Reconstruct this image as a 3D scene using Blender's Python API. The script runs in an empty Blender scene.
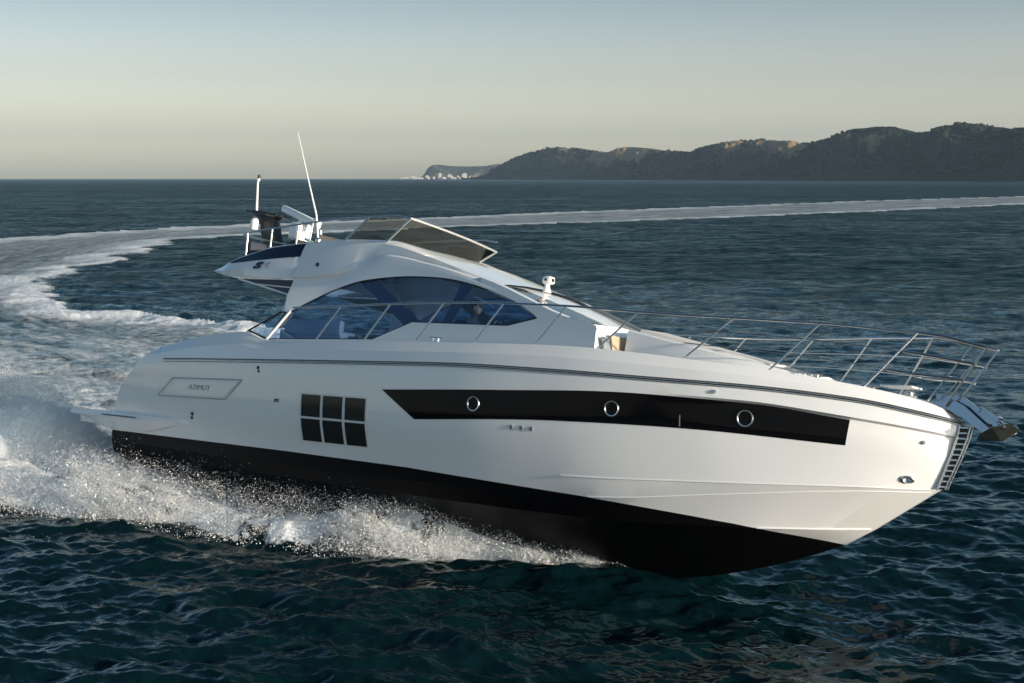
import bpy, math, random
import numpy as np
from mathutils import Matrix, Vector
R = math.radians
random.seed(4)
RNG = np.random.default_rng(11)
SC = bpy.context.scene
COL = SC.collection

# ------------------------------------------------------------ camera, sky, sun, exposure
CAM_H = 6.4
cam = bpy.data.objects.new('camera', bpy.data.cameras.new('camera'))
COL.objects.link(cam)
cam.data.sensor_width = 36.0
cam.data.lens = 36.0 * 1400.0 / 1024.0
cam.data.clip_start = 0.1
cam.data.clip_end = 90000.0
cam.location = (0, 0, CAM_H)
cam.rotation_euler = (R(90) - math.atan(163.5 / 1400.0), 0, 0)
SC.camera = cam

SUN_EL, SUN_AZ = 11.0, -34.0           # degrees; azimuth measured from +X towards +Y
world = bpy.data.worlds.new('World'); SC.world = world
world.use_nodes = True
wt = world.node_tree; wt.nodes.clear()
sky = wt.nodes.new('ShaderNodeTexSky'); sky.sky_type = 'NISHITA'; sky.sun_disc = False
sky.sun_elevation = R(SUN_EL)
sky.sun_rotation = R(90 - SUN_AZ)
sky.air_density = 1.0; sky.dust_density = 3.0; sky.ozone_density = 1.2; sky.altitude = 0
hs_ = wt.nodes.new('ShaderNodeHueSaturation'); hs_.inputs['Saturation'].default_value = 0.55
bg = wt.nodes.new('ShaderNodeBackground'); bg.inputs['Strength'].default_value = 0.15
wo = wt.nodes.new('ShaderNodeOutputWorld')
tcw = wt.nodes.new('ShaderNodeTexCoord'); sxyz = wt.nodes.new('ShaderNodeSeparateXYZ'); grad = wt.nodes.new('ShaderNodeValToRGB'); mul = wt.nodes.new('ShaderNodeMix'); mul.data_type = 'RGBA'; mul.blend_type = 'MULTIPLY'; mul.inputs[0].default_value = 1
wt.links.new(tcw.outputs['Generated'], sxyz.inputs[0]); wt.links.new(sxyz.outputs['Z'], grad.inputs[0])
ge = grad.color_ramp.elements      # hand-set tint: brighter near the horizon, upper sky bluer to cool the hull's shade
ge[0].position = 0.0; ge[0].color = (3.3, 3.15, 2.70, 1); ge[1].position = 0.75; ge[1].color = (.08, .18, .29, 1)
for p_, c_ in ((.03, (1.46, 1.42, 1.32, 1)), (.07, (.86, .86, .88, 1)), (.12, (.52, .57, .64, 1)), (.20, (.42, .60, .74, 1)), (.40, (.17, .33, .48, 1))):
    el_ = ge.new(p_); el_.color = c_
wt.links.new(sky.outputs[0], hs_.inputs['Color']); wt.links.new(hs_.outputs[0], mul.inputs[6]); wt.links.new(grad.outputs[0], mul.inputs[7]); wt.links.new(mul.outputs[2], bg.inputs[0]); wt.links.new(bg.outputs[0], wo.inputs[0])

sd = bpy.data.lights.new('sun', 'SUN'); sd.energy = 3.0; sd.angle = R(0.6); sd.color = (1.0, 0.86, 0.70)
sun = bpy.data.objects.new('sun', sd); COL.objects.link(sun)
_d = Vector((math.cos(R(SUN_EL)) * math.cos(R(SUN_AZ)), math.cos(R(SUN_EL)) * math.sin(R(SUN_AZ)), math.sin(R(SUN_EL))))
sun.rotation_euler = _d.to_track_quat('Z', 'Y').to_euler()
SC.view_settings.view_transform = 'Standard'
SC.view_settings.look = 'None'
SC.view_settings.exposure = 1.05
SC.view_settings.gamma = 1.0
SC.cycles.max_bounces = 8
SC.cycles.transparent_max_bounces = 12
SC.cycles.volume_bounces = 0
SC.cycles.use_denoising = True
SC.cycles.sample_clamp_indirect = 4.0

# ------------------------------------------------------------ helpers
def smooth(a, b, x):
    t = np.clip((x - a) / (b - a), 0, 1)
    return t * t * (3 - 2 * t)

def tile(N, beta, seed, lo=1, aniso=1.0):
    """periodic noise tile, unit variance"""
    r = np.random.default_rng(seed)
    f = np.fft.fft2(r.standard_normal((N, N)))
    k = np.fft.fftfreq(N) * N
    kx, ky = np.meshgrid(k, k, indexing='ij')
    kk = np.sqrt(kx**2 + (ky * aniso)**2); kk[0, 0] = 1
    a = kk**(-beta) * (kk >= lo)
    t = np.real(np.fft.ifft2(f * a))
    return (t - t.mean()) / t.std()

def samp(T, x, y, L):
    """bilinear lookup of the periodic tile T (N x N over L metres)"""
    N = T.shape[0]
    u = (x / L * N) % N; v = (y / L * N) % N
    i = np.floor(u).astype(int); j = np.floor(v).astype(int)
    fu = u - i; fv = v - j
    i %= N; j %= N; i1 = (i + 1) % N; j1 = (j + 1) % N
    return (T[i, j] * (1 - fu) * (1 - fv) + T[i1, j] * fu * (1 - fv) + T[i, j1] * (1 - fu) * fv + T[i1, j1] * fu * fv)

def pchip(xs, ys, x):
    xs = np.asarray(xs, float); ys = np.asarray(ys, float); x = np.clip(np.asarray(x, float), xs[0], xs[-1])
    if len(xs) == 2:
        return np.interp(x, xs, ys)
    h = np.diff(xs); d = np.diff(ys) / h
    m = np.zeros_like(xs)
    for i in range(1, len(xs) - 1):
        if d[i - 1] * d[i] > 0:
            w1 = 2 * h[i] + h[i - 1]; w2 = h[i] + 2 * h[i - 1]
            m[i] = (w1 + w2) / (w1 / d[i - 1] + w2 / d[i])
    m[0] = d[0]; m[-1] = d[-1]
    k = np.clip(np.searchsorted(xs, x) - 1, 0, len(h) - 1)
    t = (x - xs[k]) / h[k]
    return ((1 + 2 * t) * (1 - t)**2 * ys[k] + t * (1 - t)**2 * h[k] * m[k] + t * t * (3 - 2 * t) * ys[k + 1] + t * t * (t - 1) * h[k] * m[k + 1])

def tagit(o, label=None, cat=None, group=None, kind=None):
    if label: o['label'] = label
    if cat: o['category'] = cat
    if group: o['group'] = group
    if kind: o['kind'] = kind
    return o

def raw_mesh(name, V, quads=None, tris=None, mat=None, parent=None, shade=True, sharp=None):
    V = np.asarray(V, np.float32)
    me = bpy.data.meshes.new(name)
    me.vertices.add(len(V)); me.vertices.foreach_set('co', V.ravel())
    nq = 0 if quads is None else len(quads); nt = 0 if tris is None else len(tris)
    idx = []
    if nq: idx.append(np.asarray(quads, np.int32).ravel())
    if nt: idx.append(np.asarray(tris, np.int32).ravel())
    idx = np.concatenate(idx)
    me.loops.add(len(idx)); me.loops.foreach_set('vertex_index', idx)
    me.polygons.add(nq + nt)
    st = np.concatenate([np.arange(nq) * 4, nq * 4 + np.arange(nt) * 3]).astype(np.int32)
    me.polygons.foreach_set('loop_start', st)
    me.polygons.foreach_set('use_smooth', np.full(nq + nt, shade))
    me.update(calc_edges=True); me.validate()
    o = bpy.data.objects.new(name, me); COL.objects.link(o)
    if mat: me.materials.append(mat)
    if parent: o.parent = parent
    return o

class MB:
    def __init__(s): s.v = []; s.f = []
    def add(s, V, F):
        n = len(s.v); s.v += [tuple(map(float, p)) for p in V]; s.f += [[n + i for i in f] for f in F]; return s
    def box(s, c, d, rz=0, ry=0, rx=0, bev=0.0):
        M = Matrix.Rotation(rz, 3, 'Z') @ Matrix.Rotation(ry, 3, 'Y') @ Matrix.Rotation(rx, 3, 'X')
        hx, hy, hz = d[0] / 2, d[1] / 2, d[2] / 2
        b = min(bev, hx * .9, hy * .9, hz * .9)
        if b <= 0:
            V = [(x, y, z) for x in (-hx, hx) for y in (-hy, hy) for z in (-hz, hz)]
            F = [(0, 1, 3, 2), (4, 6, 7, 5), (0, 4, 5, 1), (2, 3, 7, 6), (0, 2, 6, 4), (1, 5, 7, 3)]
        else:
            import bmesh
            bm = bmesh.new(); bmesh.ops.create_cube(bm, size=1)
            for v in bm.verts: v.co = Vector((v.co.x * d[0], v.co.y * d[1], v.co.z * d[2]))
            bmesh.ops.bevel(bm, geom=bm.edges[:], offset=b, segments=2, profile=.5, affect='EDGES')
            V = [v.co[:] for v in bm.verts]; F = [[v.index for v in f.verts] for f in bm.faces]; bm.free()
        return s.add([(M @ Vector(p)) + Vector(c) for p in V], F)
    def tube(s, pts, r, n=8, cap=True):
        P = [Vector(p) for p in pts]; m = len(P)
        rr = r if hasattr(r, '__len__') else [r] * m
        T = []
        for i in range(m):
            a = P[max(i - 1, 0)]; b = P[min(i + 1, m - 1)]; T.append((b - a).normalized())
        up = Vector((0, 0, 1)) if abs(T[0].z) < .9 else Vector((1, 0, 0))
        u = T[0].cross(up).normalized(); V = []; F = []
        for i in range(m):
            u = (u - T[i] * u.dot(T[i])).normalized(); w = T[i].cross(u)
            k = 1.0
            if 0 < i < m - 1:
                c = (P[i] - P[i - 1]).normalized().dot((P[i + 1] - P[i]).normalized()); k = 1 / max(math.sqrt((1 + c) / 2), .6)
            for j in range(n):
                a = 2 * math.pi * j / n
                V.append(P[i] + (u * math.cos(a) + w * math.sin(a)) * rr[i] * (k if abs(math.cos(a)) > .5 else 1))
        for i in range(m - 1):
            for j in range(n):
                F.append((i * n + j, i * n + (j + 1) % n, (i + 1) * n + (j + 1) % n, (i + 1) * n + j))
        if cap: F.append(list(range(n))[::-1]); F.append([(m - 1) * n + j for j in range(n)])
        return s.add(V, F)
    def prism(s, poly, off):
        """poly: 3D points, off: vector"""
        n = len(poly); o = Vector(off)
        V = [Vector(p) for p in poly] + [Vector(p) + o for p in poly]
        F = [list(range(n))[::-1], [n + i for i in range(n)]] + [(i, (i + 1) % n, n + (i + 1) % n, n + i) for i in range(n)]
        return s.add(V, F)
    def grid(s, rows, close=False):
        m = len(rows); n = len(rows[0]); V = [p for r in rows for p in r]
        F = [(i * n + j, (i + 1) * n + j, (i + 1) * n + j + 1, i * n + j + 1) for i in range(m - 1) for j in range(n - 1)]
        return s.add(V, F)
    def lathe(s, prof, c=(0, 0, 0), n=20, M=None):
        V = []; F = []
        for r, z in prof:
            for j in range(n):
                a = 2 * math.pi * j / n; p = Vector((r * math.cos(a), r * math.sin(a), z))
                if M is not None: p = M @ p
                V.append(p + Vector(c))
        for i in range(len(prof) - 1):
            for j in range(n): F.append((i * n + j, i * n + (j + 1) % n, (i + 1) * n + (j + 1) % n, (i + 1) * n + j))
        F.append(list(range(n))[::-1]); F.append([(len(prof) - 1) * n + j for j in range(n)])
        return s.add(V, F)
    def mirror(s):
        n = len(s.v); s.v += [(x, -y, z) for x, y, z in s.v]; s.f += [[n + i for i in f][::-1] for f in list(s.f)]; return s
    def build(s, name, mat, parent=None, ang=32, flat=False):
        me = bpy.data.meshes.new(name); me.from_pydata(s.v, [], s.f)
        import bmesh
        bm = bmesh.new(); bm.from_mesh(me)
        bmesh.ops.remove_doubles(bm, verts=bm.verts[:], dist=1e-5)
        bmesh.ops.recalc_face_normals(bm, faces=bm.faces[:])
        for f in bm.faces: f.smooth = not flat
        for e in bm.edges:
            if len(e.link_faces) == 2 and e.calc_face_angle(0) > R(ang): e.smooth = False
        bm.to_mesh(me); bm.free()
        o = bpy.data.objects.new(name, me); COL.objects.link(o)
        me.materials.append(mat)
        if parent: o.parent = parent
        return o

def mat(name, col, rough=.5, metal=0, coat=0, spec=.5, bump=None, trans=None):
    m = bpy.data.materials.new(name); m.use_nodes = True
    b = m.node_tree.nodes['Principled BSDF']
    b.inputs['Base Color'].default_value = (*col, 1); b.inputs['Roughness'].default_value = rough
    b.inputs['Metallic'].default_value = metal; b.inputs['Coat Weight'].default_value = coat
    b.inputs['Specular IOR Level'].default_value = spec
    nt = m.node_tree
    if bump:
        sc, st, var = bump
        tc = nt.nodes.new('ShaderNodeTexCoord'); n = nt.nodes.new('ShaderNodeTexNoise'); n.inputs['Scale'].default_value = sc; n.inputs['Detail'].default_value = 4
        nt.links.new(tc.outputs['Object'], n.inputs['Vector'])
        if st:
            bp = nt.nodes.new('ShaderNodeBump'); bp.inputs['Strength'].default_value = st; bp.inputs['Distance'].default_value = .01
            nt.links.new(n.outputs['Fac'], bp.inputs['Height']); nt.links.new(bp.outputs[0], b.inputs['Normal'])
        if var:
            mx = nt.nodes.new('ShaderNodeMix'); mx.data_type = 'RGBA'
            mx.inputs[6].default_value = (*[c * (1 - var) for c in col], 1); mx.inputs[7].default_value = (*[min(1, c * (1 + var)) for c in col], 1)
            nt.links.new(n.outputs['Fac'], mx.inputs[0]); nt.links.new(mx.outputs[2], b.inputs['Base Color'])
    return m

def glass(name, tint, rough=.02, fac=1.0):
    """thin pane: tinted see-through film with sky reflections"""
    m = bpy.data.materials.new(name); m.use_nodes = True; nt = m.node_tree; nt.nodes.clear()
    o = nt.nodes.new('ShaderNodeOutputMaterial'); t = nt.nodes.new('ShaderNodeBsdfTransparent'); g = nt.nodes.new('ShaderNodeBsdfGlossy')
    lw = nt.nodes.new('ShaderNodeLayerWeight'); pw = nt.nodes.new('ShaderNodeMath'); pw.operation = 'POWER'; pw.inputs[1].default_value = 4.0
    fr = nt.nodes.new('ShaderNodeMapRange'); fr.inputs['To Min'].default_value = .11; nt.links.new(lw.outputs['Facing'], pw.inputs[0]); nt.links.new(pw.outputs[0], fr.inputs[0]); mu = nt.nodes.new('ShaderNodeMath'); mu.operation = 'MULTIPLY'; mu.inputs[1].default_value = fac
    mx = nt.nodes.new('ShaderNodeMixShader'); t.inputs[0].default_value = (*tint, 1); g.inputs['Roughness'].default_value = rough
    nt.links.new(fr.outputs[0], mu.inputs[0]); nt.links.new(mu.outputs[0], mx.inputs[0]); nt.links.new(t.outputs[0], mx.inputs[1]); nt.links.new(g.outputs[0], mx.inputs[2]); nt.links.new(mx.outputs[0], o.inputs[0])
    return m

# ------------------------------------------------------------ yacht pose (also used by the wake)
YAW, TRIM, HEEL, YPOS = -38.0, 2.3, 12.0, (-7.612, 30.031, 0.336)
def pose():
    c, s = math.cos(R(YAW)), math.sin(R(YAW)); Rz = Matrix(((c, -s, 0), (s, c, 0), (0, 0, 1)))
    c, s = math.cos(R(TRIM)), math.sin(R(TRIM)); Ry = Matrix(((c, 0, -s), (0, 1, 0), (s, 0, c)))
    c, s = math.cos(R(HEEL)), math.sin(R(HEEL)); Rx = Matrix(((1, 0, 0), (0, c, s), (0, -s, c)))
    return Matrix.Translation(YPOS) @ (Rz @ Ry @ Rx).to_4x4()
HC, HS = math.cos(R(YAW)), math.sin(R(YAW))
def to_track(x, y):
    dx = x - YPOS[0]; dy = y - YPOS[1]
    return dx * HC + dy * HS, -dx * HS + dy * HC
def from_track(s, l):
    return YPOS[0] + s * HC - l * HS, YPOS[1] + s * HS + l * HC
# ------------------------------------------------------------ the sea
def poly_dist(px, py, pts):
    """distance to a polyline, arc length at the foot, and side"""
    best = np.full(px.shape, 1e9); arc = np.zeros(px.shape); side = np.zeros(px.shape); acc = 0.0
    for (x0, y0), (x1, y1) in zip(pts[:-1], pts[1:]):
        dx, dy = x1 - x0, y1 - y0; L = math.hypot(dx, dy)
        t = np.clip(((px - x0) * dx + (py - y0) * dy) / (L * L), 0, 1)
        d = np.hypot(px - x0 - t * dx, py - y0 - t * dy)
        m = d < best
        best[m] = d[m]; arc[m] = acc + t[m] * L; side[m] = np.sign((px - x0) * dy - (py - y0) * dx)[m]
        acc += L
    return best, arc, side

def densify(pts, n=6):
    P = np.array(pts, float); out = []
    for i in range(len(P) - 1):
        a = P[max(i - 1, 0)]; b = P[i]; c = P[i + 1]; d = P[min(i + 2, len(P) - 1)]
        for t in np.linspace(0, 1, n, endpoint=False):
            out.append(0.5 * ((2 * b) + (-a + c) * t + (2 * a - 5 * b + 4 * c - d) * t * t + (-a + 3 * b - 3 * c + d) * t**3))
    out.append(P[-1]); return np.array(out)

# edges of the curved wake, from far right to the stern
W_OUT = densify([(420, 900), (300, 700), (194, 520), (97, 394), (42, 314), (9, 266), (-15, 226), (-39, 192), (-50, 164), (-56, 144), (-57, 122), (-54, 98), (-45, 76), (-34, 58), (-26, 46), (-19, 37), (-14, 30.5), (-10.5, 26.8), (-8.2, 26.0)])
W_IN = densify([(380, 700), (230, 500), (122, 340), (70, 270), (29.5, 221), (-1.6, 188), (-20, 166), (-32, 149), (-32.5, 133), (-30.5, 115), (-29.5, 100), (-27.7, 86), (-25.0, 77), (-20.5, 69), (-15, 63), (-8.5, 57.5), (-3.5, 52), (-2.5, 46), (-2.5, 38), (-3.5, 33)])

BANK = [(-16, -10.5, .3), (-12, -9.0, .5), (-9, -7.8, .75), (-5, -6.1, 1.0), (-2, -5.0, 1.1), (0, -4.4, 1.15), (1.5, -3.95, 1.15), (2.9, -3.6, 1.05), (4.6, -3.05, .92), (6.7, -2.55, .86), (7.4, -2.4, .78), (8.5, -2.3, .86), (9.0, -2.1, 1.0), (10, -1.55, .78), (10.6, -1.25, .6), (11.5, -.85, .42), (12.1, -.55, .28), (12.75, -.2, .04)]
_bs = [b[0] for b in BANK]
def bank_foot(s): return np.interp(s, _bs, [b[1] for b in BANK])
def bank_top(s): return np.where(s > 12.6, 0, np.interp(s, _bs, [b[2] for b in BANK]))
PLUME = [(-16, .3), (-12, .8), (-9, 1.2), (-5, 1.95), (-3, 2.15), (-2, 2.0), (-1, 1.4), (0, .85), (1, .65), (2, .5), (3, .3), (4, 0)]
def plume_top(s): return np.interp(s, [a[0] for a in PLUME], [a[1] for a in PLUME])

T_WAVE = None
def ocean_tile(N, L, peak, seed, wdir, spread):
    r = np.random.default_rng(seed)
    k = np.fft.fftfreq(N) * N * 2 * np.pi / L
    kx, ky = np.meshgrid(k, k, indexing='ij'); kk = np.hypot(kx, ky); kk[0, 0] = 1e-3
    kp = 2 * np.pi / peak
    P = kk**-4.3 * np.exp(-1.0 * (kp / kk)**2.4)
    c = (kx * wdir[0] + ky * wdir[1]) / kk
    P = P * (spread + (1 - spread) * np.abs(c)**4)
    P[0, 0] = 0
    f = np.fft.fft2(r.standard_normal((N, N))) * np.sqrt(P)
    h = np.real(np.fft.ifft2(f)); sd = h.std()
    dx = np.real(np.fft.ifft2(f * (-1j) * kx / kk)) / sd; dy = np.real(np.fft.ifft2(f * (-1j) * ky / kk)) / sd
    return h / sd, dx, dy

def build_sea():
    # polar level-of-detail sheet: fine where the boat is, coarse far off
    ang = np.concatenate([np.linspace(-180, -60, 25)[:-1], np.linspace(-60, -24, 140)[:-1], np.linspace(-24, 24, 1000)[:-1], np.linspace(24, 60, 140)[:-1], np.linspace(60, 180, 25)])
    rad = [2.0, 6.0, 10.0, 13.0]; r = 15.0
    while r < 10300:
        rad.append(r); r += min(max(r * r / (CAM_H * 1400) * .62, .022), r * .12)
    rad = np.array(rad)
    A, Rr = np.meshgrid(np.radians(ang), rad, indexing='ij')
    X = Rr * np.sin(A); Y = Rr * np.cos(A)
    sx, sy = X.shape; x = X.ravel(); y = Y.ravel(); rr = Rr.ravel()
    z = np.zeros_like(x)
    h1, d1x, d1y = ocean_tile(1024, 37.0, 1.5, 3, (0.16, 0.987), .08)
    h2, d2x, d2y = ocean_tile(512, 173.0, 9.0, 5, (0.1, 1.0), .15)
    f1 = 1 - smooth(60, 160, rr); f2 = 1 - smooth(250, 800, rr)
    gust = 0.8 + .35 * samp(tile(256, 1.6, 8), x, y, 210.0)
    a1 = .040 * f1 * np.clip(gust, .35, 1.6); a2 = .055 * f2
    # wake field
    din, arc, _ = poly_dist(x, y, W_IN); dout, arc2, _ = poly_dist(x, y, W_OUT)
    ring = np.concatenate([W_OUT, W_IN[::-1]])
    inside = np.zeros(x.shape, bool)
    n = len(ring); j = n - 1
    for i in range(n):
        xi, yi = ring[i]; xj, yj = ring[j]
        c = ((yi > y) != (yj > y)); xc = (xj - xi) * (y - yi) / ((yj - yi) if yj != yi else 1e-9) + xi
        inside ^= c & (x < xc); j = i
    w = din + dout; u = np.where(w > 0, din / w, 0)
    sgn = np.where(inside, 1.0, -1.0)
    near = 1 - smooth(60, 260, rr)
    edge_n = samp(tile(512, 1.75, 21), x, y, 29.0) * (.55 + .65 * near)
    din_s = sgn * din + edge_n; dout_s = sgn * dout + edge_n * .8
    ins = smooth(-1.2, 1.0, din_s) * smooth(-1.2, 1.0, dout_s)
    age = smooth(20, 200, rr)
    base = .45 + .06 * age
    crest_i = np.exp(-((din_s - 1.3) / (1.3 + 2.4 * age))**2); crest_o = np.exp(-((dout_s - 1.6) / (1.6 + 2.4 * age))**2)
    foam = ins * (base + (.36 * crest_i * (1 - .35 * age)) + .30 * crest_o * (1 - .3 * age))
    young = 1 - smooth(38, 75, rr); foam += ins * young * .14
    # prop wash spreading straight astern
    s, l = to_track(x, y)
    z += ins * (.20 * crest_i - .05 + .10 * crest_o) * (1 - .75 * smooth(120, 400, rr)) * f2
    # boat-side white water
    foot = bank_foot(s); top = bank_top(s)
    wob = samp(tile(256, 1.9, 31), x, y, 9.0)
    e = l - foot + wob * .22 * np.clip((13 - s) / 6, .15, 1)
    on = smooth(12.7, 12.2, s) * smooth(-17, -13, s)
    prof = smooth(-.05, .75, e) * (1 - .62 * smooth(.9, 2.2, e)) * smooth(7.5, 3.0, e)
    zb = .54 * top * prof * on
    pl = plume_top(s); lp = -1.5 + .08 * np.minimum(s, 0) 
    zp = .66 * pl * np.exp(-((l - lp + .25 * wob) / (1.05 + .06 * np.abs(s)))**2)
    lump = np.clip(samp(tile(512, 2.1, 41), x, y, 7.0), -1.3, 1.3)
    zb += on * smooth(0, .5, e) * smooth(6, 3, e) * lump * (.07 + .05 * top)
    zp += smooth(.2, .8, zp) * lump * .09
    zone = np.maximum(np.maximum(zb, zp), 0)
    fb = on * smooth(-.05, .25, e) * smooth(7.0, 4.5, e)
    fb = np.maximum(fb, smooth(.12, .5, zp))
    # dark bow swell thrown outwards ahead of the white water
    sw = .17 * np.exp(-((l - foot + .75) / .62)**2) * smooth(13.6, 12.2, s) * smooth(5.0, 9.5, s)
    sw += .10 * np.exp(-((l - foot + 2.3) / .8)**2) * smooth(12.5, 10, s) * smooth(-8, 2, s)
    z += sw + zone
    hole = samp(tile(512, 1.5, 96), x, y, 6.0)
    foam = np.maximum(foam, fb * (.82 + .22 * hole))
    # rough boiling water close behind the boat
    z += ins * (1 - smooth(40, 110, rr)) * samp(tile(512, 1.7, 51), x, y, 23.0) * .05
    damp = 1 - .45 * np.clip(ins + on * smooth(0, .5, e), 0, 1)
    q1 = a1 * damp
    z += q1 * samp(h1, x, y, 37.0) + a2 * samp(h2, x, y, 173.0)
    xx = x - .25 * q1 * samp(d1x, x, y, 37.0); yy = y - .25 * q1 * samp(d1y, x, y, 37.0)
    V = np.stack([xx, yy, z], 1)
    i = np.arange(sx * sy).reshape(sx, sy)
    Q = np.stack([i[:-1, :-1].ravel(), i[:-1, 1:].ravel(), i[1:, 1:].ravel(), i[1:, :-1].ravel()], 1)[:, ::-1]
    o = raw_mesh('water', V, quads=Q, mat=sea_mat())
    me = o.data
    for nm, val in (('foam', foam), ('far', smooth(22, 120, rr)), ('dist', np.clip(rr / 1000, 0, 30)), ('froth', np.maximum(fb, ins * young * .6))):
        a = me.attributes.new(nm, 'FLOAT', 'POINT'); a.data.foreach_set('value', val.astype(np.float32))
    a = me.attributes.new('wk', 'FLOAT_VECTOR', 'POINT')
    a.data.foreach_set('vector', np.stack([arc, np.where(inside, u, 0) * 22.0 + np.where(inside, 0, din), np.zeros_like(x)], 1).astype(np.float32).ravel())
    tagit(o, 'dark blue rippled sea reaching the horizon, white wake curving behind the yacht', kind='structure')
    return o

def sea_mat():
    m = bpy.data.materials.new('sea_water'); m.use_nodes = True; nt = m.node_tree; N = nt.nodes.new; L = nt.links.new
    w = nt.nodes['Principled BSDF']; out = nt.nodes['Material Output']
    def att(n):
        a = N('ShaderNodeAttribute'); a.attribute_name = n; return a
    def math_(op, a, b=None, clamp=False):
        x = N('ShaderNodeMath'); x.operation = op; x.use_clamp = clamp
        for k, v in enumerate((a, b)):
            if v is None: continue
            if isinstance(v, (int, float)): x.inputs[k].default_value = v
            else: L(v, x.inputs[k])
        return x.outputs[0]
    tc = N('ShaderNodeTexCoord')
    def noise(sx, sy, scale, det, rough=.55, src=None, dist=0.0):
        mp = N('ShaderNodeMapping'); mp.inputs['Scale'].default_value = (sx, sy, 1); L(src or tc.outputs['Object'], mp.inputs[0])
        n = N('ShaderNodeTexNoise'); n.inputs['Scale'].default_value = scale; n.inputs['Detail'].default_value = det; n.inputs['Roughness'].default_value = rough
        n.inputs['Distortion'].default_value = dist
        L(mp.outputs[0], n.inputs['Vector']); return n.outputs['Fac']
    far = att('far').outputs['Fac']; dist = att('dist').outputs['Fac']; foam = att('foam').outputs['Fac']; froth = att('froth').outputs['Fac']; wk = att('wk').outputs['Vector']
    # ripples
    fine = noise(.75, 1.0, 7.0, 3, .6)
    mid = noise(.42, 1.0, 1.5, 5, .66)
    big = noise(.45, 1.0, .40, 4, .6)
    b1 = N('ShaderNodeBump'); b1.inputs['Distance'].default_value = .018; b1.inputs['Strength'].default_value = .35; L(fine, b1.inputs['Height'])
    rip = noise(.30, 1.0, 3.4, 4, .62)
    b0 = N('ShaderNodeBump'); b0.inputs['Distance'].default_value = .11; L(math_('ADD', .15, math_('MULTIPLY', far, .85)), b0.inputs['Strength']); L(rip, b0.inputs['Height']); L(b1.outputs[0], b0.inputs['Normal'])
    b2 = N('ShaderNodeBump'); b2.inputs['Distance'].default_value = .85; L(mid, b2.inputs['Height']); L(math_('MULTIPLY', far, 1.0), b2.inputs['Strength']); L(b0.outputs[0], b2.inputs['Normal'])
    b3 = N('ShaderNodeBump'); b3.inputs['Distance'].default_value = 1.3; L(big, b3.inputs['Height']); L(math_('MULTIPLY', far, .8), b3.inputs['Strength']); L(b2.outputs[0], b3.inputs['Normal'])
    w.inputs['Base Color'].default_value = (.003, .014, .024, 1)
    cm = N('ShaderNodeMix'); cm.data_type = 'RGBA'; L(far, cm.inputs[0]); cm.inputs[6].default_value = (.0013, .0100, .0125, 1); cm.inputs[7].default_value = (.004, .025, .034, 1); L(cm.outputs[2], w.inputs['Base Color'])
    gu = math_('ADD', math_('MULTIPLY', noise(.35, 1.0, .022, 4, .6), .5), math_('MULTIPLY', noise(.25, 1.0, .0045, 4, .6), .5))
    gr = N('ShaderNodeMapRange'); gr.inputs['From Min'].default_value = .38; gr.inputs['From Max'].default_value = .62; gr.inputs['To Min'].default_value = .65; gr.inputs['To Max'].default_value = 1.35; L(gu, gr.inputs[0])
    spx = (math_('SUBTRACT', math_('SUBTRACT', .5, math_('MULTIPLY', far, .30)), math_('MULTIPLY', math_('MULTIPLY', dist, .5, True), .11)))
    gf = math_('ADD', 1.0, math_('MULTIPLY', math_('SUBTRACT', gr.outputs[0], 1.0), far)); w.inputs['Specular IOR Level'].default_value = 0.0
    fre = N('ShaderNodeFresnel'); fre.inputs['IOR'].default_value = 1.34
    glo = N('ShaderNodeBsdfGlossy'); glo.inputs['Color'].default_value = (.90, .99, .98, 1)
    def band(sx, sc, lo, hi):
        q = N('ShaderNodeMapRange'); q.inputs['From Min'].default_value = .40; q.inputs['From Max'].default_value = .60; q.inputs['To Min'].default_value = lo; q.inputs['To Max'].default_value = hi; L(noise(sx, 1.0, sc, 5, .62), q.inputs[0]); return q.outputs[0]
    refl_bands = math_('MULTIPLY', math_('MULTIPLY', band(.70, 1.5, .35, 1.80), band(.62, .48, .50, 1.60)), band(.45, .10, .65, 1.40))  # noise scales the far reflection, painting in ripple contrast the mesh lacks
    gf = math_('MULTIPLY', gf, math_('ADD', 1.0, math_('MULTIPLY', math_('SUBTRACT', refl_bands, 1.0), far)))
    kf = math_('MULTIPLY', math_('SUBTRACT', math_('SUBTRACT', 1.0, math_('MULTIPLY', far, .42)), math_('MULTIPLY', math_('MULTIPLY', dist, 1.2, True), .22)), gf)
    wmix = N('ShaderNodeMixShader')
    w.inputs['IOR'].default_value = 1.333
    w.inputs['Roughness'].default_value = .09
    rg = math_('ADD', .11, math_('MULTIPLY', far, .16)); L(rg, w.inputs['Roughness'])
    L(b3.outputs[0], w.inputs['Normal']); L(b3.outputs[0], fre.inputs['Normal']); L(b3.outputs[0], glo.inputs['Normal']); L(rg, glo.inputs['Roughness'])
    L(math_('MULTIPLY', fre.outputs[0], kf, True), wmix.inputs[0]); L(w.outputs[0], wmix.inputs[1]); L(glo.outputs[0], wmix.inputs[2])
    # foam cover: density against noise at three sizes, one drawn out along the wake
    st = noise(.045, .8, 1.0, 5, .65, src=wk, dist=.6)
    n1 = noise(1, 1.6, .55, 6, .68, dist=.8); n1b = noise(1, 1.8, 1.5, 6, .70, dist=.5)
    n2 = noise(1, 1.3, 3.2, 5, .66, dist=.4)
    nn = math_('ADD', math_('ADD', math_('MULTIPLY', st, .40), math_('MULTIPLY', n1b, .24)), math_('ADD', math_('MULTIPLY', n1, .12), math_('MULTIPLY', n2, .24)))
    lev = math_('SUBTRACT', math_('ADD', foam, nn), 1.0)      # foam + noise > 1 shows white
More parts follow.
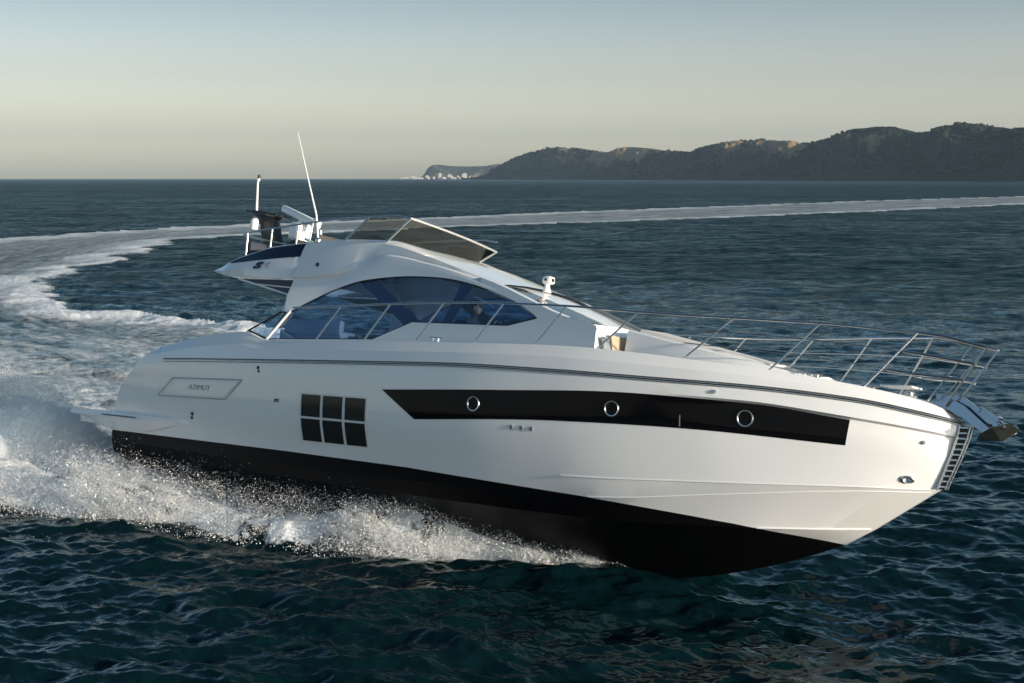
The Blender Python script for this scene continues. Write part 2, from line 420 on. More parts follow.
    cov = N('ShaderNodeMapRange'); cov.interpolation_type = 'SMOOTHSTEP'; cov.inputs['From Min'].default_value = -.02; cov.inputs['From Max'].default_value = .26; L(math_('SUBTRACT', -.02, math_('MULTIPLY', far, .20)), cov.inputs['From Min']); L(math_('ADD', .17, math_('MULTIPLY', far, .22)), cov.inputs['From Max'])
    L(lev, cov.inputs['Value'])
    fo = N('ShaderNodeBsdfPrincipled')
    fo.inputs['Roughness'].default_value = .75; fo.inputs['Specular IOR Level'].default_value = .25
    fo.inputs['Base Color'].default_value = (.80, .82, .82, 1)
    nb = noise(1, 1, 9.0, 6, .7); nb2 = noise(1, 1, 2.0, 5, .65)
    bb = N('ShaderNodeBump'); bb.inputs['Distance'].default_value = .05; bb.inputs['Strength'].default_value = .8; L(math_('ADD', nb, math_('MULTIPLY', nb2, 2.0)), bb.inputs['Height'])
    L(bb.outputs[0], fo.inputs['Normal'])
    mx = N('ShaderNodeMixShader'); L(cov.outputs[0], mx.inputs[0]); L(wmix.outputs[0], mx.inputs[1]); L(fo.outputs[0], mx.inputs[2])
    L(mx.outputs[0], out.inputs['Surface'])
    return m

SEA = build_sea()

# ------------------------------------------------------------ hills across the bay
COAST = [(-1, 0, 0)]
SKY_R = [(470, 178), (485, 175), (497, 168), (515, 158), (530, 152.5), (545, 149), (560, 147), (575, 147.5), (590, 150), (606, 151), (618, 147), (632, 146), (650, 147), (672, 150), (690, 152), (704, 146.5), (720, 142), (736, 139.5), (752, 139), (770, 139), (790, 141.5), (802, 143), (820, 138), (836, 133), (850, 129.5), (865, 127.5), (880, 127), (900, 129), (912, 132), (925, 130), (940, 125), (955, 122.5), (975, 123.5), (1000, 126), (1024, 127), (1080, 122), (1160, 118), (1260, 124), (1400, 120), (1600, 128), (1900, 140)]
def hill_mat(name, tan):
    m = bpy.data.materials.new(name); m.use_nodes = True; nt = m.node_tree; N = nt.nodes.new; L = nt.links.new; b = nt.nodes['Principled BSDF']
    b.inputs['Roughness'].default_value = .95; b.inputs['Specular IOR Level'].default_value = .1
    a = N('ShaderNodeAttribute'); a.attribute_name = 'field'
    tc = N('ShaderNodeTexCoord'); n = N('ShaderNodeTexNoise'); n.inputs['Scale'].default_value = .012; n.inputs['Detail'].default_value = 6; L(tc.outputs['Object'], n.inputs['Vector'])
    r = N('ShaderNodeValToRGB'); r.color_ramp.elements[0].position = .35; r.color_ramp.elements[0].color = (.014, .024, .018, 1); r.color_ramp.elements[1].position = .7; r.color_ramp.elements[1].color = (.036, .042, .028, 1)
    L(n.outputs['Fac'], r.inputs[0])
    mx = N('ShaderNodeMix'); mx.data_type = 'RGBA'; L(a.outputs['Fac'], mx.inputs[0]); L(r.outputs[0], mx.inputs[6]); mx.inputs[7].default_value = (*tan, 1)
    L(mx.outputs[2], b.inputs['Base Color']); return m

def build_hills():
    A = np.linspace(462, 1900, 900)
    sky_y = pchip([a[0] for a in SKY_R], [a[1] for a in SKY_R], A)
    D = np.interp(A, [462, 485, 600, 700, 850, 1024, 1300, 1900], [5600, 5300, 4500, 3900, 3100, 2500, 2000, 1700])
    ax = (A - 512) / 1400
    inl = np.concatenate([np.linspace(0, 420, 46), np.linspace(440, 1500, 22)])
    n1 = tile(512, 1.5, 61); n2 = tile(512, 1.2, 62)
    AX, IN = np.meshgrid(ax, inl, indexing='ij'); DD = D[:, None] + IN
    X = AX * DD; Y = DD
    H = (178 - sky_y)[:, None] / 1400 * (D[:, None] + 330)
    t = np.clip(IN / 330, 0, 1)
    prof = np.where(IN < 330, .10 * smooth(0, .03, t) + .90 * np.sin(t * np.pi / 2)**1.25, 1 - .35 * smooth(330, 1500, IN))
    gul = np.abs(samp(n1, X, Y, 800.0)); g2 = samp(n2, X, Y, 420.0)
    mid = np.sin(np.clip(t, 0, 1) * np.pi)
    Z = H * prof * (1 - .42 * mid * (1 - np.clip(gul, 0, 1.2))) + mid * g2 * 7.0 + smooth(.8, 1, t) * g2 * 1.0
    Z = np.where(IN < 4, -2.0, Z) * 1.0
    Z = np.minimum(Z, (CAM_H + (178 - sky_y)[:, None] / 1400 * DD) )
    V = np.stack([X.ravel(), Y.ravel(), Z.ravel()], 1)
    i = np.arange(X.size).reshape(X.shape)
    Q = np.stack([i[:-1, :-1].ravel(), i[:-1, 1:].ravel(), i[1:, 1:].ravel(), i[1:, :-1].ravel()], 1)[:, ::-1]
    o = raw_mesh('hills', V, quads=Q, mat=hill_mat('hill_scrub', (.30, .21, .115)))
    fn = samp(n1, X + 300, Y * 1.0, 900.0) + .5 * samp(n2, X, Y, 500.0)
    px = A[:, None] + 0 * IN
    win = np.exp(-((px - 735) / 52)**2) + .8 * np.exp(-((px - 775) / 18)**2) + .7 * np.exp(-((px - 612) / 30)**2) + .5 * np.exp(-((px - 868) / 14)**2) + .5 * np.exp(-((px - 985) / 26)**2)
    field = smooth(.1, .6, fn * .55 + win * 1.3 - .30) * smooth(.40, .72, t)
    a = o.data.attributes.new('field', 'FLOAT', 'POINT'); a.data.foreach_set('value', field.ravel().astype(np.float32))
    tagit(o, 'long dark wooded hills along the far shore with tan clearings', kind='structure')
    # woodland: leafy clumps all over the slopes
    nT = 15000
    ii = RNG.integers(0, len(A) - 1, nT * 3); jj = RNG.random(nT * 3)**.7 * 44
    ja = jj.astype(int)
    keep = (field[ii, ja] < RNG.random(nT * 3) * .8) & (Z[ii, ja] > 4) & (samp(n2, X[ii, ja], Y[ii, ja], 300.0) > .35)
    ii = ii[keep][:nT]; ja = ja[keep][:nT]
    cx = X[ii, ja] + RNG.normal(0, 4, len(ii)); cy = Y[ii, ja] + RNG.normal(0, 4, len(ii)); cz = Z[ii, ja]
    ph = (1 + 5**.5) / 2
    ico = np.array([(-1, ph, 0), (1, ph, 0), (-1, -ph, 0), (1, -ph, 0), (0, -1, ph), (0, 1, ph), (0, -1, -ph), (0, 1, -ph), (ph, 0, -1), (ph, 0, 1), (-ph, 0, -1), (-ph, 0, 1)]) / 1.9
    F = np.array([(0, 11, 5), (0, 5, 1), (0, 1, 7), (0, 7, 10), (0, 10, 11), (1, 5, 9), (5, 11, 4), (11, 10, 2), (10, 7, 6), (7, 1, 8), (3, 9, 4), (3, 4, 2), (3, 2, 6), (3, 6, 8), (3, 8, 9), (4, 9, 5), (2, 4, 11), (6, 2, 10), (8, 6, 7), (9, 8, 1)])
    n = len(cx); sc = RNG.uniform(2.0, 4.6, (n, 1, 1)) * np.array([1.15, 1.15, .85]) * RNG.uniform(.7, 1.3, (n, 12, 1))
    VV = ico[None] * sc + np.stack([cx, cy, cz + 2.0], 1)[:, None]
    FF = F[None] + (np.arange(n) * 12)[:, None, None]
    wm = mat('woodland_leaves', (.020, .030, .018), .95, spec=.1, bump=(.02, 0, .5))
    w = raw_mesh('woodland', VV.reshape(-1, 3), tris=FF.reshape(-1, 3), mat=wm, shade=False)
    tagit(w, 'dark scrubby woodland covering the far hills', kind='stuff')
    return o

def build_headland():
    A = np.linspace(396, 545, 200)
    sy = np.interp(A, [396, 404, 418, 423, 426, 429, 433, 440, 452, 470, 486, 494, 500, 515, 545], [177.9, 177.4, 177.2, 175.5, 171, 166.5, 164.2, 163.8, 165.2, 165.6, 165.0, 163.6, 163.2, 164, 170])
    D = np.full(A.shape, 8300.0); ax = (A - 512) / 1400
    inl = np.concatenate([np.linspace(0, 300, 20), np.linspace(350, 1200, 8)])
    AX, IN = np.meshgrid(ax, inl, indexing='ij'); DD = D[:, None] + IN; X = AX * DD; Y = DD
    n2 = tile(512, 1.2, 71); t = np.clip(IN / 220, 0, 1)
    H = (178 - sy)[:, None] / 1400 * (D[:, None] + 220)
    prof = np.where(IN < 220, .10 * smooth(0, .05, t) + .9 * smooth(.35, 1, t), 1 - .3 * smooth(300, 1200, IN))
    Z = H * prof + np.sin(t * np.pi) * samp(n2, X, Y, 500.0) * 4 * (H / 90)
    Z = np.where(IN < 4, -2, Z)
    Z = np.minimum(Z, CAM_H + (178 - sy)[:, None] / 1400 * DD)
    i = np.arange(X.size).reshape(X.shape)
    Q = np.stack([i[:-1, :-1].ravel(), i[:-1, 1:].ravel(), i[1:, 1:].ravel(), i[1:, :-1].ravel()], 1)[:, ::-1]
    o = raw_mesh('headland', np.stack([X.ravel(), Y.ravel(), Z.ravel()], 1), quads=Q, mat=hill_mat('headland_rock', (.22, .17, .12)))
    field = smooth(.0, .8, samp(n2, X, Y, 350.0)) * .6
    a = o.data.attributes.new('field', 'FLOAT', 'POINT'); a.data.foreach_set('value', field.ravel().astype(np.float32))
    tagit(o, 'flat-topped distant headland with a steep left cliff', kind='structure')
    # white town at the waterline
    bm_ = mat('town_render', (.42, .39, .35), .8, bump=(.05, 0, .08))
    proto = None
    wins = [(404, 2), (409, 2), (414, 3), (419, 2), (425, 2.4), (430, 3), (436, 3.4), (441, 5), (447, 4), (452, 5.2), (457, 3.6), (462, 5.6), (466, 6.2), (470, 3.4), (475, 4.4), (480, 3), (486, 3.6), (491, 2.6)]
    k = 0
    for pxx, hpx in wins:
        for rep in range(2):
            px_ = pxx + random.uniform(-2.4, 2.4); row = rep
            d = 8250 + row * 45 + random.uniform(-10, 10)
            w_ = random.uniform(12, 26); h_ = max(7, hpx * 5.9 * random.uniform(.35, .8)); dp = random.uniform(12, 18)
            b = MB(); b.box((0, 0, h_ / 2), (w_, dp, h_)); b.box((w_ * random.uniform(-.2, .2), 0, h_ + 1.3), (w_ * .4, dp * .5, 2.6)); b.box((0, -dp / 2 - .6, h_ * .5), (w_ * .8, 1.2, .5)); b.box((0, -dp / 2 - .6, h_ * .8), (w_ * .8, 1.2, .5))
            ob = b.build('building', bm_, flat=True)
            base = .10 * (178 - np.interp(px_, A, sy)) / 1400 * 8500 if rep else 0
            ob.location = ((px_ - 512) / 1400 * d, d, max(0, base) + rep * 3.0 - 1)
            tagit(ob, 'tiny white building in the far town under the flat headland', 'building', 'white buildings of the distant town')
            k += 1
build_hills(); build_headland()
# ------------------------------------------------------------ yacht materials
GEL = mat('white_gelcoat', (.80, .80, .79), .16, coat=.6)
GEL2 = mat('white_gelcoat_matte', (.78, .78, .76), .35, bump=(6, 0, .03))
DARKG = mat('black_hull_glass', (.003, .003, .004), .05, spec=.12)
PANE = mat('dark_smoked_pane', (.020, .022, .020), .12, spec=.2)
STEEL = mat('stainless_steel', (.70, .69, .66), .27, metal=1)
DSTEEL = mat('dull_rubber_rail', (.035, .038, .042), .35)
NAVY = mat('navy_smoked_panel', (.010, .014, .035), .08)
BLACK = mat('black_moulding', (.012, .012, .013), .4)
GREY = mat('grey_trim', (.22, .24, .26), .4)
TEAK = mat('teak_deck', (.33, .20, .11), .6, bump=(14, .2, .25))
TAN = mat('tan_cushion', (.42, .33, .23), .8, bump=(30, .2, .1))
CREAM = mat('cream_leather', (.66, .60, .50), .55, bump=(25, .15, .05))
DKWOOD = mat('dark_interior', (.07, .09, .12), .5, bump=(8, 0, .3))
INTW = mat('pale_interior_lining', (.42, .44, .46), .5)
MIRROR = mat('polished_steel', (.40, .43, .48), .16, metal=1)
GL_BLUE = glass('blue_tinted_glass', (.42, .58, .82), .02, .9)
GL_SMOKE = glass('bronze_tinted_glass', (.46, .41, .32), .03, .45)
GL_CLEAR = glass('windscreen_glass', (.30, .38, .46), .02, .9)
LETTER = mat('black_lettering', (.02, .02, .03), .35)
LETTER2 = mat('grey_lettering', (.30, .32, .35), .35)

def hull_mat():
    m = mat('hull_gelcoat', (.80, .80, .79), .13, coat=.7); nt = m.node_tree; N = nt.nodes.new; L = nt.links.new; b = nt.nodes['Principled BSDF']
    a = N('ShaderNodeAttribute'); a.attribute_name = 'boot'
    g = N('ShaderNodeMath'); g.operation = 'GREATER_THAN'; g.inputs[1].default_value = 0; L(a.outputs['Fac'], g.inputs[0])
    mx = N('ShaderNodeMix'); mx.data_type = 'RGBA'; mx.inputs[6].default_value = (.004, .004, .005, 1); mx.inputs[7].default_value = (.80, .80, .79, 1)
    L(g.outputs[0], mx.inputs[0]); L(mx.outputs[2], b.inputs['Base Color'])
    c = N('ShaderNodeMath'); c.operation = 'MULTIPLY'; c.inputs[1].default_value = .7; L(g.outputs[0], c.inputs[0]); L(c.outputs[0], b.inputs['Coat Weight'])
    sp_ = N('ShaderNodeMapRange'); sp_.inputs['To Min'].default_value = .10; sp_.inputs['To Max'].default_value = .5; L(g.outputs[0], sp_.inputs[0]); L(sp_.outputs[0], b.inputs['Specular IOR Level'])
    r = N('ShaderNodeMapRange'); r.inputs['To Min'].default_value = .42; r.inputs['To Max'].default_value = .15; L(g.outputs[0], r.inputs[0]); L(r.outputs[0], b.inputs['Roughness'])
    return m

# ------------------------------------------------------------ hull rows (starboard, y < 0): lists of (x, y, z)
yacht = bpy.data.objects.new('motor_yacht', None); COL.objects.link(yacht); yacht.matrix_world = pose()
tagit(yacht, 'white flybridge motor yacht with black bottom speeding ahead of its curving wake', 'yacht')

_bx = [-5, 0, 2, 5, 8, 10, 12, 14, 15.5, 16.5, 17.2, 17.56]; _by = [2.1, 2.1, 2.2, 2.33, 2.38, 2.33, 2.15, 1.75, 1.25, .80, .36, .03]
def beam(x): return float(pchip(_bx, _by, x))
def stem_x(z): return float(np.interp(z, [-1.2, -.9, -.76, -.49, -.2, .03, .31, .97, 1.5, 1.74, 1.93, 2.0], [9.0, 12.62, 13.54, 14.57, 15.38, 15.93, 16.38, 17.30, 17.47, 17.53, 17.56, 17.53]))
def row(zp, inset, x0, zend, ytab=None):
    """zp: [(x, z)], inset: function(x) from the beam curve; runs from x0 to the stem at height zend"""
    xe = stem_x(zend); zx = [a[0] for a in zp] + [xe]; zz = [a[1] for a in zp] + [zend]
    U = 1 - (1 - np.linspace(0, 1, 150))**1.35
    out = []
    for u in U:
        x = x0 + (xe - x0) * u; z = float(pchip(zx, zz, x))
        if ytab: y = float(pchip([a[0] for a in ytab] + [xe], [a[1] for a in ytab] + [.03], x))
        else: y = max(beam(x) - inset(x), .03) if u < 1 else .03
        f = smooth(0, 1, 1.0) ; out.append([x, -y, z])
    # ease into the stem so rows with an inset still close
    if not ytab:
        for p in out:
            d = (xe - p[0]); lim = .03 + d * 1.15
            p[1] = -min(-p[1], lim if d < 1.0 else 9)
    return out
Z_A = [(2.15, 2.25), (2.68, 2.36), (3.39, 2.51), (4.72, 2.63), (5.31, 2.495), (6.2, 2.50), (7.28, 2.53), (10.1, 2.60), (11.93, 2.63), (13.19, 2.59), (13.87, 2.55), (15.09, 2.47), (16.33, 2.34), (17.2, 2.17)]
Z_B = [(1.62, 1.96), (2.52, 2.01), (4.96, 2.08), (7.94, 2.16), (10.63, 2.22), (12, 2.215), (13.3, 2.20), (14.8, 2.19), (16.25, 2.13), (17.26, 1.99)]
Z_C = [(1.35, 1.70), (5, 1.70), (8.5, 1.76), (10.9, 1.89), (13.3, 2.0), (14.8, 1.99), (16.25, 1.885), (17.2, 1.79)]
def zdeck(x): return float(pchip([a[0] for a in Z_A], [a[1] for a in Z_A], x))
def lg(x): return .065 * float(smooth(13.2, 15.2, x)) 
rA = row(Z_A, lambda x: .13, 2.15, 2.0)
rAB = row([(a, (b * .55 + pchip([q[0] for q in Z_B], [q[1] for q in Z_B], a) * .45)) for a, b in Z_A], lambda x: .035, 1.9, 1.97)
rB = row(Z_B, lambda x: 0.0, 1.62, 1.93)
rB2 = row([(a, b - .10) for a, b in Z_B], lambda x: .0, 1.55, 1.86)
rC = row(Z_C, lambda x: .015 - .02 * float(smooth(13, 15.5, x)), 1.35, 1.74)
rC2 = row([(a, b - .035) for a, b in Z_C], lambda x: .018 + lg(x) - .02 * float(smooth(13, 15.5, x)), 1.30, 1.71)
rD1 = row([(1.1, 1.4), (5, 1.38), (9, 1.45), (12, 1.55), (14.5, 1.58), (16.3, 1.53)], lambda x: .035 + .06 * float(smooth(10, 16, x)), 1.05, 1.45)
rD2 = row([(.9, 1.1), (5, 1.05), (9, 1.10), (12, 1.2), (14.5, 1.25), (16.3, 1.27)], lambda x: .075 + .09 * float(smooth(10, 16, x)), .9, 1.25)
yE = [(.78, 1.99), (5, 2.14), (9, 2.14), (12, 1.915), (14.2, 1.44), (16.35, .63)]
rE = row([(.78, .70), (5, .64), (8, .60), (12, .63), (14.2, .75), (16.37, .91)], None, .78, .97, yE)
yF = [(.78, 1.96), (5, 2.09), (9, 2.05), (12.5, 1.70), (14.5, 1.24), (16.35, .565)]
rF = row([(.78, .34), (6, .26), (10, .28), (12.5, .35), (14.5, .60), (16.37, .85)], None, .78, .93, yF)
yG = [(.78, 1.88), (5, 1.98), (9, 1.90), (12, 1.50), (14.5, .98), (15.5, .56)]
rG = row([(.78, .10), (5, .06), (9, .02), (12, .0), (14.5, .12), (15.5, .21)], None, .78, .31, yG)
rG2 = row([(.78, .07), (5, .03), (9, -.01), (12, -.03), (14.5, .085), (15.5, .175)], None, .78, .285, [(a, max(b - .06, .1)) for a, b in yG])
rH1 = row([(.78, -.50), (5, -.55), (9, -.62), (12, -.56), (14.5, -.20), (15.3, -.02)], None, .78, .12, [(.78, .95), (5, 1.0), (9, .92), (12, .66), (14.5, .38), (15.3, .22)])
xk = np.linspace(.78, stem_x(.03), 150)
rH = [[x, -.03, float(pchip([.78, 5, 9, 11, 12.62, 13.54, 14.57, 15.38, 15.93], [-1.0, -1.08, -1.10, -1.02, -.90, -.76, -.49, -.2, .03], x))] for x in xk]
HROWS = [rA, rAB, rB, rB2, rC, rC2, rD1, rD2, rE, rF, rG, rG2, rH1, rH]
def sect(x):
    P = []
    for r in HROWS[2:]:
        a = np.array(r)
        if a[0, 0] - .5 <= x <= a[-1, 0]: P.append((float(np.interp(x, a[:, 0], a[:, 2])), float(np.interp(x, a[:, 0], a[:, 1]))))
    P.sort(); return P
def hull_y(x, z):
    P = sect(x); return float(np.interp(z, [a[0] for a in P], [a[1] for a in P]))
ZBOOT = ([-1, .79, 5.93, 9.0, 12.37, 14.54, 15.94, 18], [.55, .54, .52, .48, .34, .185, .03, -.2])

def build_hull():
    b = MB()
    rows = []
    for k in range(len(HROWS) - 1):          # extra rows for a smooth section
        rows.append(HROWS[k])
        if k in (5, 6, 7, 11, 12):
            rows.append([[(p[i] + q[i]) / 2 for i in range(3)] for p, q in zip(HROWS[k], HROWS[k + 1])])
    rows.append(HROWS[-1])
    b.grid(rows); n = len(rows[0]); m = len(rows)
    b.mirror()
    # stem flat, keel flat, transom
    for i in range(m - 1):
        a = i * n + n - 1; c = (i + 1) * n + n - 1; b.f.append([a, c, c + m * n, a + m * n])
    for j in range(n - 1):
        a = (m - 1) * n + j; b.f.append([a, a + m * n, a + 1 + m * n, a + 1])
    for i in range(m - 1): b.f.append([i * n, m * n + i * n, m * n + (i + 1) * n, (i + 1) * n])
    o = b.build('hull', hull_mat(), yacht, ang=14)
    me = o.data; co = np.empty(len(me.vertices) * 3, np.float32); me.vertices.foreach_get('co', co); co = co.reshape(-1, 3)
    a = me.attributes.new('boot', 'FLOAT', 'POINT'); a.data.foreach_set('value', (co[:, 2] - np.interp(co[:, 0], *ZBOOT)).astype(np.float32))
    return o
hull = build_hull()

def patch(top, bot, nu, nv, off, name, m, parent, thick=.0, mirror=False, curve=None):
    """ruled patch on the hull side between two (x, z) polylines, standing `off` proud"""
    T = np.array(top, float); B_ = np.array(bot, float)
    tu = np.concatenate([[0], np.cumsum(np.hypot(*np.diff(T, axis=0).T))]); tu /= tu[-1]
    bu = np.concatenate([[0], np.cumsum(np.hypot(*np.diff(B_, axis=0).T))]); bu /= bu[-1]
    rows = []
    for v in np.linspace(0, 1, nv):
        r = []
        for u in np.linspace(0, 1, nu):
            a = np.array([pchip(tu, T[:, 0], u), pchip(tu, T[:, 1], u)]); c = np.array([pchip(bu, B_[:, 0], u), pchip(bu, B_[:, 1], u)])
            p = a * (1 - v) + c * v; r.append((p[0], hull_y(p[0], p[1]) - off, p[1]))
        rows.append(r)
    b = MB(); b.grid(rows)
    # rim back to the hull so it has an edge
    rim = rows[0] + [r[-1] for r in rows[1:]] + rows[-1][-2::-1] + [r[0] for r in rows[-2:0:-1]]
    n0 = len(b.v); R_ = len(rim)
    b.v += [tuple(p) for p in rim] + [(p[0], p[1] + off + .004, p[2]) for p in rim]
    for i in range(R_): b.f.append([n0 + i, n0 + (i + 1) % R_, n0 + R_ + (i + 1) % R_, n0 + R_ + i])
    if mirror: b.mirror()
    return b.build(name, m, parent, ang=40)

def sweep(path, w, h, name, m, parent, mirror=True, sy=-1):
    """rectangular moulding along the hull side"""
    rows = [[], [], [], []]
    for x, y, z in path:
        for k, (dy, dz) in enumerate(((.01, h / 2), (-w, h / 2 * .7), (-w, -h / 2 * .7), (.01, -h / 2))): rows[k].append((x, y + dy, z + dz))
    b = MB(); b.grid(rows)
    for e in (0, -1): b.add([r[e] for r in rows], [(0, 1, 2, 3)])
    if mirror: b.mirror()
    return b.build(name, m, parent, ang=30)

path = [p for p in rB if p[0] >= 2.45]
sweep([(x, y, z + .028) for x, y, z in path], .022, .022, 'rub_rail', DSTEEL, hull)
sweep([(x, y, z - .026) for x, y, z in path], .016, .010, 'rub_rail', DSTEEL, hull)
b = MB()
for sg in (1, -1): b.tube([(x, sg * (y - .012), z - .001) for x, y, z in path[::2] + [path[-1]]], .011, 6)
b.build('steel_strip', STEEL, hull)

for nm_, src_, x0_, w_ in (('chine_strip', rE, 12.0, .016), ('chine_strip', rF, 12.4, .014), ('spray_rail', rG, 14.9, .030)):
    sweep([(x, y + .004, z) for x, y, z in src_ if x >= x0_ and y < -.05], w_, .022, nm_, GEL, hull)

# long black hull window with three portholes
HWT = [(8.50, 1.735), (10.9, 1.865), (13.3, 1.972), (14.9, 1.955), (16.24, 1.845)]
HWB = [(9.24, 1.285), (12.04, 1.46), (14.24, 1.51), (16.19, 1.475)]
hw = patch(HWT, HWB, 60, 8, .007, 'hull_window', DARKG, hull)
hw['label'] = 'long black hull window with slanted aft end'
hw2 = hw.copy(); hw2.data = hw.data.copy(); COL.objects.link(hw2)
for v in hw2.data.vertices: v.co.y = -v.co.y
hw2.data.flip_normals(); del hw2['label']
def hull_frame(x, z):
    e = .05; P = Vector((x, hull_y(x, z), z))
    tx = Vector((2 * e, hull_y(x + e, z) - hull_y(x - e, z), 0)).normalized(); tz = Vector((0, hull_y(x, z + e) - hull_y(x, z - e), 2 * e)).normalized()
    n = tx.cross(tz).normalized()
    if n.y > 0: n = -n
    tz = n.cross(tx).normalized()
    if tz.z < 0: tz = -tz
    return P, tx, tz, n
def frame_M(x, z):
    P, tx, tz, n = hull_frame(x, z); return P, Matrix((tx, tz, n)).transposed()
for x, z, r in ((10.45, 1.615, .112), (12.89, 1.715, .112), (14.86, 1.735, .115)):
    P, M = frame_M(x, z)
    b = MB(); b.lathe([(r - .016, .0), (r - .016, .016), (r - .008, .024), (r + .004, .024), (r + .010, .016), (r + .010, 0)], P + M @ Vector((0, 0, .006)), 36, M); b.f = [f for f in b.f if len(f) == 4]
    ph = b.build('porthole', STEEL, hw, ang=50)
    b = MB(); b.lathe([(r - .012, 0), (r - .014, .004)], P + M @ Vector((0, 0, .010)), 30, M); b.build('pane', DARKG, ph)
# seam in the long window
patch([(13.93, 1.70), (13.936, 1.70), (13.942, 1.70)], [(13.93, 1.53), (13.936, 1.53), (13.942, 1.53)], 3, 4, .0095, 'seam', GREY, hw)

# six-pane side window
def facet(name, x0, x1, z0, z1, m, parent, off=.006, lean=0.0):
    T = [(x0 + lean, z1), ((x0 + x1) / 2 + lean, z1), (x1 + lean, z1)]; B_ = [(x0, z0), ((x0 + x1) / 2, z0), (x1, z0)]
    return patch(T, B_, 6, 5, off, name, m, parent)
sw = facet('side_window', 6.53, 8.19, .72, 1.585, mat('pane_surround', (.70, .70, .69), .3), hull, .004)
sw['label'] = 'square window of six dark panes'
for i in range(3):
    for j in range(2):
        x0 = 6.57 + i * .545; z0 = .745 + j * .425
        facet('pane', x0, x0 + .475, z0, z0 + .385, PANE, sw, .010)

# recessed name plate near the stern
pl_ = patch([(2.86, 1.665), (3.9, 1.69), (4.90, 1.715)], [(2.42, 1.325), (3.4, 1.34), (4.48, 1.355)], 14, 5, .018, 'name_plate', mat('plate_gelcoat', (.74, .75, .75), .25), hull)
patch([(2.94, 1.625), (3.9, 1.650), (4.80, 1.672)], [(2.56, 1.365), (3.4, 1.38), (4.44, 1.395)], 14, 5, .024, 'plate_face', GEL, pl_)
b = MB()
for q in (((2.84, 1.675), (4.92, 1.725)), ((2.40, 1.315), (4.48, 1.345)), ((2.84, 1.675), (2.40, 1.315)), ((4.92, 1.725), (4.48, 1.345))):
    (xa, za), (xb, zb) = q; b.tube([(xa + (xb - xa) * t, hull_y(xa + (xb - xa) * t, za + (zb - za) * t) - .014, za + (zb - za) * t) for t in np.linspace(0, 1, 6)], .014, 6)
b.build('plate_rim', mat('pale_rim', (.38, .41, .43), .35), pl_)

def text_mesh(txt, size, P, M, m, name, parent, shear=.25, sx=1.0, ext=.003, bold=0.0):
    cu = bpy.data.curves.new(name, 'FONT'); cu.body = txt; cu.size = size; cu.extrude = ext; cu.shear = shear; cu.align_x = 'CENTER'; cu.align_y = 'CENTER'; cu.offset = bold
    t = bpy.data.objects.new(name, cu); COL.objects.link(t)
    dg = bpy.context.evaluated_depsgraph_get(); me = bpy.data.meshes.new_from_object(t.evaluated_get(dg)); bpy.data.objects.remove(t)
    o = bpy.data.objects.new(name, me); COL.objects.link(o); me.materials.clear(); me.materials.append(m)
    for v in me.vertices: v.co = P + M @ Vector((v.co.x * sx, v.co.y, v.co.z))
    o.parent = parent; return o
P, M = frame_M(3.70, 1.525)
text_mesh('AZIMUT', .135, P + M @ Vector((0, 0, .028)), M, LETTER2, 'lettering', pl_, .15, 1.35)
P, M = frame_M(5.90, 1.40)
text_mesh('S6S', .085, P + M @ Vector((0, 0, .004)), M, LETTER, 'lettering', hull, .2, 1.0, bold=.004)

# through-hull fittings
def fitting(x, z, r, m=BLACK, name='hull_outlet', dep=.015, par=hull):
    P, M = frame_M(x, z); b = MB(); b.lathe([(r, 0), (r, dep * .6), (r * .8, dep), (r * .5, dep), (r * .45, dep * .3)], P, 14, M); return b.build(name, m, par, ang=50)
for x in (11.18, 11.36, 11.54): fitting(x, 1.30, .038, GREY)
fitting(5.35, 1.97, .032); fitting(5.37, 1.905, .026)
fitting(3.48, 1.02, .036); fitting(3.46, .945, .03)
fitting(14.44, 2.085, .030, STEEL, 'side_light', .03)
P, M = frame_M(16.93, 1.08); b = MB(); b.lathe([(.085, 0), (.085, .02), (.06, .035), (.045, .03), (.03, .01)], P, 20, M @ Matrix.Diagonal((1.25, .7, 1))); b.build('bow_thruster_vent', STEEL, hull, ang=50)
P, M = frame_M(17.13, 1.62); b = MB(); b.lathe([(.028, 0), (.028, .02), (.02, .03)], P, 12, M); b.build('towing_eye', GREY, hull)

# stem guard: two steel edges with rungs over a dark backing
def stem_pts(z0, z1, n, out=.0): return [(stem_x(z) + out, z) for z in np.linspace(z0, z1, n)]
sg = MB(); S = stem_pts(.985, 1.905, 16)
prof = [[], [], [], []]
for k, (x, z) in enumerate(S):
    t = k / 15; o_ = .06 + .05 * t
    for j, (dx, yy) in enumerate(((-.02, -.075), (o_, -.045), (o_, .045), (-.02, .075))): prof[j].append((x + dx, yy, z))
sg.grid(prof); sg.add([p[0] for p in prof], [(0, 1, 2, 3)]); sg.add([p[-1] for p in prof], [(0, 1, 2, 3)])
stem = sg.build('stem_guard', BLACK, hull)
b = MB()
for yy in (-1, 1):
    b.tube([(x - .012, yy * .083, z) for x, z in S], .016, 8); b.tube([(x + .082 + .05 * k / 15, yy * .047, z) for k, (x, z) in enumerate(S)], .011, 8)
b.build('guard_edge', STEEL, stem)
for k in range(12):
    z = 1.02 + k * .078; x = stem_x(z); o_ = .08 + .05 * k / 12
    b = MB(); b.prism([(x - .01, -.083, z - .011), (x + o_ - .016, -.050, z - .005), (x + o_ - .016, .050, z - .005), (x - .01, .083, z - .011)], (0, 0, .022)); b.build('guard_rung', STEEL, stem)

